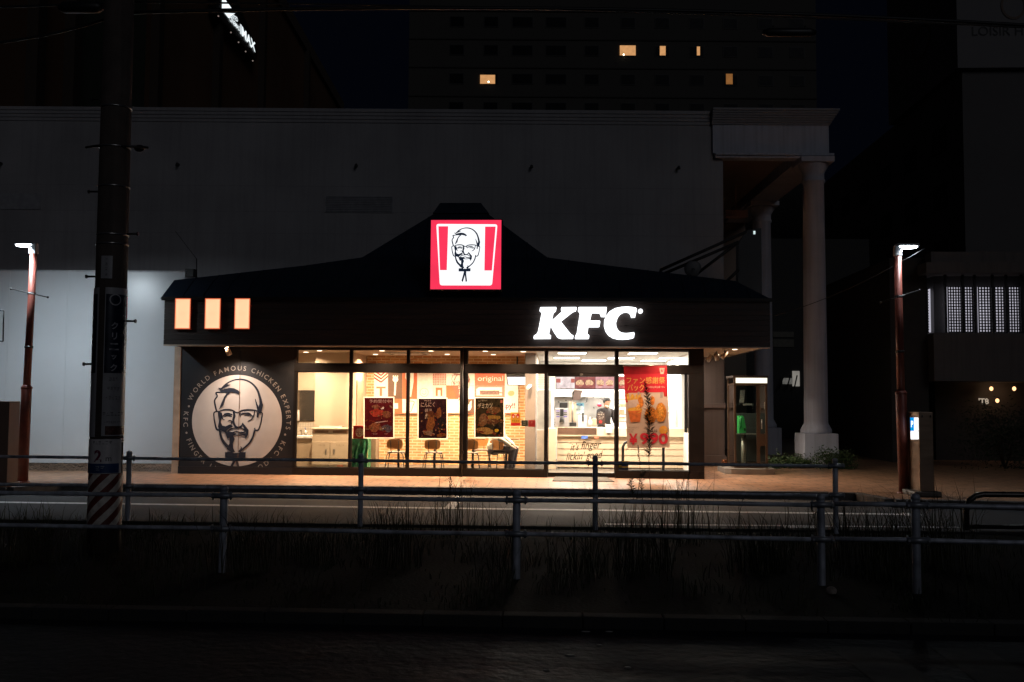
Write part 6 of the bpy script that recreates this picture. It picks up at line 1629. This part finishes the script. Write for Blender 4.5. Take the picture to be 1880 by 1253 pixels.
mb = MB(); poly(mb, fp, [(385, 745), (396, 745), (396, 768), (385, 768)], .012); mb.build('coin_slot', PLASTICBLACK, ph)
for nme, x_0, y_0, x_1, y_1, lab in (('notice', 276, 432, 303, 535, 'white printed notice on the left pane of the telephone booth'), ('notice', 346, 432, 390, 535, 'white printed notice with pictures hanging inside the booth above the payphone'), ('notice', 378, 542, 453, 558, 'small white strip notice inside the booth'), ('notice', 550, 530, 563, 590, 'narrow white notice by the booth right post')):
    fq = plane_map(1280, 620, 4.475, YT+.55 if x_0 < 300 else YT+.12)
    mb = MB(); q = [fq(x_0+8, y_0), fq(x_1+4, y_0), fq(x_1-6, y_1), fq(x_0, y_1)] if x_1 < 400 else [fq(x_0, y_0), fq(x_1, y_0), fq(x_1, y_1), fq(x_0, y_1)]
    bkv = Vector((0, .003, 0)); mb.add(q+[p+bkv for p in q], [(3, 2, 1, 0), (4, 5, 6, 7), (0, 1, 5, 4), (1, 2, 6, 5), (2, 3, 7, 6), (3, 0, 4, 7)])
    tag(mb.build('notice', pm('notice paper', (.6, .6, .54), .6, 0, .35, 25)), lab, 'notice', 'paper notices in the booth')
bk_ = MB(); p = W(1330.5, 853, 24.3); bk_.lathe((p.x, p.y, ZP), [(.060, 0), (.066, .18), (.068, .20), (.05, .205), (.045, .08), (.01, .075)], 18)
tag(bk_.build('copper_pot', pm('copper', (.45, .20, .10), .3, .8)), 'small copper coloured pot at the wall foot left of the booth', 'pot')

# parking meter pillar
YK_ = G(1688, 912, ZP).y
pk = empty('parking_pillar', (W(1700, 900, YK_).x, YK_, ZP), label='tall metal parking pillar with lit blue P panel beside the right lamp post', cat='parking machine')
pkm = pm('brushed brown metal', (.34, .24, .17), .33, .75, .12, 2, stretch=(1, 1, 6))
x0, x1 = W(1688, 830, YK_).x, W(1714, 830, YK_).x; zt_ = W(1700, 757, YK_).z; dp_ = YK_*(1688-1023)/(1668.5-1023)-YK_
mb = MB(); mb.box(x0, x1, YK_, YK_+dp_, ZP+.09, zt_); mb.build('cabinet', pkm, pk, bevel=.006)
mb = MB(); mb.box(x0-.12, x1+.10, YK_-.08, YK_+dp_+.06, ZP, ZP+.088); mb.build('plinth', pm('pillar plinth', (.10, .09, .08), .5, .3), pk, bevel=.02)
def KP(px, py, off=.004): return WX(px, py, x0-off)
mb = MB(); mb.quad(KP(1671, 767), KP(1686, 767), KP(1686.5, 807), KP(1672, 807)); mb.build('lit_panel', em('parking white', (.95, .98, 1), 1.5), pk)
mb = MB(); mb.quad(KP(1671, 767, .006), KP(1678, 767, .006), KP(1678, 791, .006), KP(1671.5, 791, .006)); mb.build('blue_panel', em('parking blue', (.0, .30, .85), 1.), pk)
A, B = KP(1674.7, 779, .008), 0
mb = MB(); mb.text("P", A, (0, -1, 0), (0, 0, 1), width=.11, height=.115, bold=.03); mb.build('lettering', em('parking white', (.95, .98, 1)), pk)
mb = MB(); mb.quad(KP(1671, 791.3, .0065), KP(1686.3, 791.3, .0065), KP(1686.3, 792, .0065), KP(1671, 792, .0065)); mb.build('divider', flat((.3, .1, .1)), pk)
for px in (1693, 1708): X = W(px, 765, YK_).x; mb = MB(); mb.tube([(X, YK_-.006, zt_-.05), (X, YK_-.006, zt_-.09)], .010, 8); mb.build('lock', PLASTICBLACK, pk)
area('pillar_glow', KP(1679, 787, .02), .25, .2, (.95, .98, 1), direction=(-1, 0, 0))
# cabinet cut by the left frame edge
Yl = G(10, 893, ZP).y; lc = empty('utility_cabinet', (W(5, 893, Yl).x, Yl, ZP), label='brown metal utility cabinet cut off by the left frame edge', cat='cabinet')
mb = MB(); mb.box(W(-40, 800, Yl).x, W(15.5, 800, Yl).x, Yl, Yl+.35, ZP+.06, W(8, 737, Yl).z); mb.build('cabinet', pm('cabinet brown', (.20, .13, .10), .5, .2, .1, 2), lc, bevel=.006)
mb = MB(); mb.box(W(-42, 800, Yl).x, W(18, 800, Yl).x, Yl-.05, Yl+.4, ZP, ZP+.059); mb.build('plinth', pm('plinth grey', (.2, .18, .16), .7), lc, bevel=.01)
wf = MB(); f = plane_map(0, 0, 1, Yl+.2)
for a, b in (((-30, 570), (7, 571)), ((7, 571), (5.5, 627)), ((5.5, 627), (-30, 626))): wf.tube([f(*a), f(*b)], .012, 6)
tag(wf.build('wire_frame', pm('black iron', (.03, .03, .03), .4, .5)), 'thin black wire frame above the utility cabinet at the left edge', 'frame')

# ---- rooftop sign frame, dish, left rooftop bits
YR = 23.0
bb = empty('rooftop_signboard', W(1372, 590, YR), label='black rooftop signboard seen edge on with long truss braces', cat='signboard')
fr_ = plane_map(1190, 400, 4.819, YR)
mb = MB(); a, b = fr_(800, 150), fr_(1000, 690); mb.add([fr_(800, 225), fr_(880, 110), fr_(1000, 92), fr_(1008, 690), fr_(800, 570)]+[p+Vector((0, .35, 0)) for p in (fr_(800, 225), fr_(880, 110), fr_(1000, 92), fr_(1008, 690), fr_(800, 570))], [(4, 3, 2, 1, 0), (5, 6, 7, 8, 9)]+[(i, (i+1) % 5, (i+1) % 5+5, i+5) for i in range(5)])
mb.build('board', PLASTICBLACK, bb)
for a, b in (((105, 465), (870, 125)), ((130, 500), (800, 215)), ((440, 490), (800, 215)), ((690, 570), (800, 460)), ((105, 465), (130, 515))):
    mb = MB(); mb.tube([fr_(*a), fr_(*b)], .035, 8); mb.build('brace', pm('dark strut', (.025, .022, .022), .6), bb)
mb = MB()
for y in (122, 132, 143): slab(mb, fr_, 930, y-3, 948, y+3, .004, .004)
mb.build('pilot_light', em('pilot white', (.8, 1, 1), 1.3), bb)
dd_ = empty('satellite_dish', fr_(400, 560), label='small round grey dish on the right slope of the restaurant roof', cat='dish')
c = fr_(395, 450); mb = MB(); mb.ellipsoid(c, (.20, .06, .20), 22, 10); mb.build('reflector', pm('dish grey', (.12, .12, .12), .5), dd_)
mb = MB(); mb.tube([c+Vector((0, .05, 0)), fr_(405, 570)], .03, 8); mb.tube([c+Vector((0, -.06, 0)), c+Vector((0, -.25, -.05))], .01, 6); mb.build('mast', BLACKMETAL, dd_)
an = MB(); f = plane_map(0, 0, 1, 22.5); an.tube([f(361, 512), f(361, 475)], .012, 6); an.tube([f(361, 476), f(322, 425)], .006, 5); an.obox(f(350, 502), (.10, 0, 0), (0, .1, 0), (0, 0, .09)); tag(an.build('roof_bracket', BLACKMETAL), 'small dark bracket and stay wire on the left end of the restaurant roof', 'bracket')

# ---- building deep behind the portico with a few lit shapes
rb = empty('rear_building', LOC @ Vector((lx(1440, 44), 44, 0)), YAW, label='dark rear building glimpsed between the portico columns with pale lit window', cat='building')
mb = MB(LOC); mb.box(lx(1300, 44), lx(1600, 44), 44, 52, 0, 9); mb.build('wall', pm('rear wall', (.05, .048, .045), .8, 0, .2, .4), rb)
mb = MB(LOC); mb.box(lx(1455, 44), lx(1468, 44), 43.95, 43.99, lz(706, 44), lz(678, 44)); mb.build('lit_window', em('rear window', (.75, .70, .62), .26, .2, 2), rb)
mb = MB(LOC); mb.box(lx(1437, 44), lx(1454, 44), 43.95, 43.99, lz(702, 44), lz(691, 44)); mb.build('lit_window', em('rear window b', (.62, .60, .55), .16, .4, 4), rb)
mb = MB(LOC)
for k in range(3): mb.tube([LOC.inverted() @ (LOC @ Vector((lx(1430+k*14, 43.8), 43.8, lz(712, 44)))), Vector((lx(1440+k*12, 43.8), 43.8, lz(686, 44)))], .03, 6)
mb.build('railing', PLASTICBLACK, rb)
for a, b, c, d_ in ((1420, 1458, 606, 616), (1420, 1458, 620, 634)):
    mb = MB(LOC); mb.box(lx(a, 44), lx(b, 44), 43.95, 43.99, lz(d_, 44), lz(c, 44)); mb.build('window', pm('rear frame', (.12, .11, .08), .5), rb)
tl = MB(LOC); p0, p1 = L(1400, 690, 33), L(1407, 667, 33); tl.box(p0.x, p1.x, 32.9, 33, p0.z, p1.z); tag(tl.build('teal_panel', em('teal glow', (.05, .30, .33), .55)), 'small dim teal lit panel above the telephone booth', 'panel')

# ================================================================== PLANTS
leafm = pm('weed green', (.022, .030, .008), .7, 0, .4, 3)
drym = pm('dry grass', (.045, .042, .020), .8, 0, .4, 3)
def blades(mb, cx, cy, n, h, spread, w_=.006, lean=.5, z0=.06):
    for _ in range(n):
        a = rnd.uniform(0, 6.283); r_ = spread*math.sqrt(rnd.random()); x, y = cx+r_*math.cos(a), cy+r_*math.sin(a)*.6
        H = h*rnd.uniform(.45, 1.1); la = rnd.uniform(0, 6.283); l_ = lean*H*rnd.uniform(.1, 1)
        d = Vector((math.cos(la), math.sin(la), 0)); sd = Vector((-d.y, d.x, 0))*w_*rnd.uniform(.6, 1.4)
        if abs(sd.x) < .3*w_: sd.x = .5*w_
        p0, p1, p2, p3 = Vector((x, y, z0)), Vector((x, y, z0+H*.45))+d*l_*.15, Vector((x, y, z0+H*.8))+d*l_*.5, Vector((x, y, z0+H))+d*l_
        mb.add([p0-sd, p0+sd, p1-sd*.9, p1+sd*.9, p2-sd*.6, p2+sd*.6, p3], [(0, 1, 3, 2), (2, 3, 5, 4), (4, 5, 6)])
mb = MB()
y = 7.85
while y < 12.85:
    x = -8
    while x < 8:
        dn = noise.noise(Vector((x*.45, y*.6, 1)))*.5+.5
        cl_ = max(0, noise.noise(Vector((x*1.1, y*1.3, 7)))+.12)
        hh_ = (.05+.8*cl_*rnd.random())*(.25 if y > 12.0 else (1.0 if y > 8.3 else .4))
        if rnd.random() < .35+cl_*2: blades(mb, x+rnd.uniform(-.2, .2), y+rnd.uniform(-.2, .2), int(3+22*cl_), hh_, .2, .004, 1.0)
        x += .27
    y += .27
tag(mb.build('verge_grass', leafm), kind='stuff')
mb = MB()
for (px, yy, h, n) in ((800, 11.9, .6, 22), (845, 12.1, .8, 20), (905, 11.6, .5, 22), (1110, 12.0, .45, 20), (1230, 11.6, .9, 18), (1270, 11.9, .9, 16), (1320, 12.0, .6, 10), (1420, 11.0, .4, 24), (1480, 11.4, .6, 22), (1530, 10.8, .5, 30), (1590, 11.0, .45, 24), (200, 10, .3, 20), (300, 9.6, .45, 30), (440, 9.4, .6, 60), (560, 9.8, .5, 40), (500, 11.5, .4, 14), (720, 9.8, .7, 60), (60, 9.8, .6, 60), (1680, 10.5, .75, 50), (1740, 10, .9, 40), (1600, 9.6, .8, 60), (1390, 9.8, .6, 60), (1180, 9.8, .7, 70), (1060, 9.6, .4, 30), (262, 12.4, .28, 10), (330, 12.4, .22, 12), (380, 12.3, .3, 8), (120, 12.4, .2, 14)):
    p = W(px, 950, yy); blades(mb, p.x, p.y, n*2, h, .30, .0035, .8)
tag(mb.build('tall_grass', drym), kind='stuff')

def weed(base_px, Y, top_px, lab, leaf0, seed, dens=1., lf=.075, grp='tall single weeds on the verge'):
    q = random.Random(seed); b = W(base_px, 980, Y); b.z = .05; t = W(*top_px, Y)
    r_ = empty('tall_weed', b, label=lab, cat='weed', group=grp)
    pts = [b.lerp(t, i/10)+Vector((.03*math.sin(i*.9+seed), .02*math.cos(i), 0))*(i/10) for i in range(11)]
    mb = MB(); mb.tube(pts, [.006-.0042*i/10 for i in range(11)], 6); mb.build('stem', pm('weed stem', (.06, .045, .025), .8), r_)
    mb = MB(); H = t.z-b.z; n = int(150*dens*H/1.8)
    for k in range(n):
        s_ = leaf0+(1-leaf0)*(k/n); s_ = min(s_, .999); i = int(s_*10); p = pts[i].lerp(pts[min(i+1, 10)], s_*10-i)
        a = q.uniform(0, 6.283); prof = math.sin(min(1, (1-s_)/(1-leaf0)*1.1+.12)*math.pi*.75)
        ln = lf*q.uniform(.6, 1.3)*max(.3, prof); d = Vector((math.cos(a), math.sin(a)*.8, q.uniform(.3, 1.1))).normalized(); sd = d.cross(Vector((0, 0, 1))).normalized()*.0065
        if abs(sd.x) < .003: sd.x = .004
        m1 = p+d*ln*.45; e_ = p+d*ln+Vector((0, 0, -.15*ln)); mb.add([p, m1-sd, e_, m1+sd], [(0, 1, 2, 3)])
    mb.build('foliage', pm('dark weed leaf', (.035, .035, .015), .8, 0, .3), r_)
weed(1200, 12.0, (1186, 702), 'tallest dark weed, rising in front of the red price banner', .52, 1, 2.2, .10)
weed(1165, 12.1, (1176, 818), 'slim weed left of the tallest one with a thin seed spike', .80, 2, .6, .03)
weed(1160, 12.0, (1163, 878), 'short leafy weed left of the tallest one against the lit pavement', .72, 3, 1.1, .08)
weed(1178, 11.9, (1181, 862), 'short leafy weed close beside the stem of the tallest one', .70, 4, 1.0, .075)
weed(1262, 12.1, (1263, 858), 'bare thin weed before the right corner post of the restaurant', .55, 5, .35, .05)
weed(1240, 12.1, (1252, 868), 'sparse thin weed right of the banner before the sill', .5, 6, .4, .05)
weed(820, 12.2, (826, 868), 'thin dark weed rising before the wide mullion', .6, 7, .7, .05)
weed(1505, 11.8, (1487, 925), 'leafy weed beside the right end post of the far rail', .3, 8, 1.5, .06)
weed(1545, 11.6, (1552, 930), 'leafy weed just right of the end post of the far rail', .3, 9, 1.5, .06)
weed(1740, 11.2, (1741, 950), 'leafy weed between the last two rail posts at right', .3, 10, 1.6, .06)
def bush(lab, px, d, py0, wpx, hpx, n, seed, m, grp=None, base=ZP):
    q = random.Random(seed); c = L(px, py0, d); w2, h2 = wpx/2*d/F, hpx*d/F
    c = LOC @ Vector((c.x, c.y, base)); r_ = empty('shrub', c, label=lab, cat='shrub', group=grp)
    mb = MB(); 
    for k in range(7): a = q.uniform(0, 6.28); mb.tube([c, c+Vector((w2*.5*math.cos(a), w2*.4*math.sin(a), h2*.8))], [.02, .006], 5)
    mb.build('stem', pm('shrub stem', (.05, .035, .025), .8), r_)
    mb = MB(); cl = [(q.uniform(-.8, .8)*w2, q.uniform(-.5, .5)*w2, q.uniform(.15, .9)*h2) for _ in range(26)]
    for k in range(n):
        o_ = cl[k % 26]; s_ = .28*min(w2, h2)
        p = c+Vector((o_[0]+q.gauss(0, s_), o_[1]+q.gauss(0, s_), max(.02, o_[2]*(1-.35*abs(o_[0])/w2)+q.gauss(0, s_*.8))))
        d1 = Vector((q.gauss(0, 1), q.gauss(0, 1), q.gauss(0, 1))).normalized(); d2 = d1.orthogonal().normalized(); ln = q.uniform(.025, .05)
        mb.add([p-d1*ln, p+d2*ln*.4, p+d1*ln, p-d2*ln*.4], [(0, 1, 2, 3)])
    mb.build('foliage', m, r_)
gl = pm('shrub leaf', (.045, .075, .02), .6, 0, .4, 3)
bush('sprawling low shrub at the foot of the front column', 1530, 24.2, 850, 70, 34, 1600, 1, gl)
bush('low ground shrubs spread between the booth and the column plinth', 1440, 24.3, 862, 120, 20, 1800, 2, gl)
bush('large dark shrub before the annex ground floor', 1845, 24.5, 860, 150, 118, 4200, 3, pm('dark shrub leaf', (.02, .032, .012), .7, 0, .4, 3))
# small litter glints on the near road and a pale clod in the verge
lt = pm('litter', (.30, .29, .27), .5)
for i, (px, py) in enumerate(((1047, 1204), (1100, 1185), (1075, 1160), (1152, 1226), (1003, 1231), (1118, 1160))):
    p = G(px, py, .002); mb = MB(); q = random.Random(i); mb.ellipsoid(p, (.02+.02*q.random(), .012, .006), 8, 5); tag(mb.build('stone', lt), ['largest pale chip lying on the near road below the door', 'small pale chip on the near road, right of the largest', 'small pale chip on the near road, nearest the verge', 'small pale chip at the bottom of the near road, rightmost', 'small pale chip at the bottom of the near road, leftmost', 'tiny pale chip on the near road just below the verge kerb'][i], 'stone', 'chips on the near road')
p = G(1526, 1092, .05); mb = MB(); mb.ellipsoid(p+Vector((0, 0, .03)), (.05, .04, .04), 12, 8); tag(mb.build('stone', pm('pale stone', (.38, .32, .28), .8, 0, .5, 20, bump=1)), 'pale rounded stone in the dark verge at lower right', 'stone')
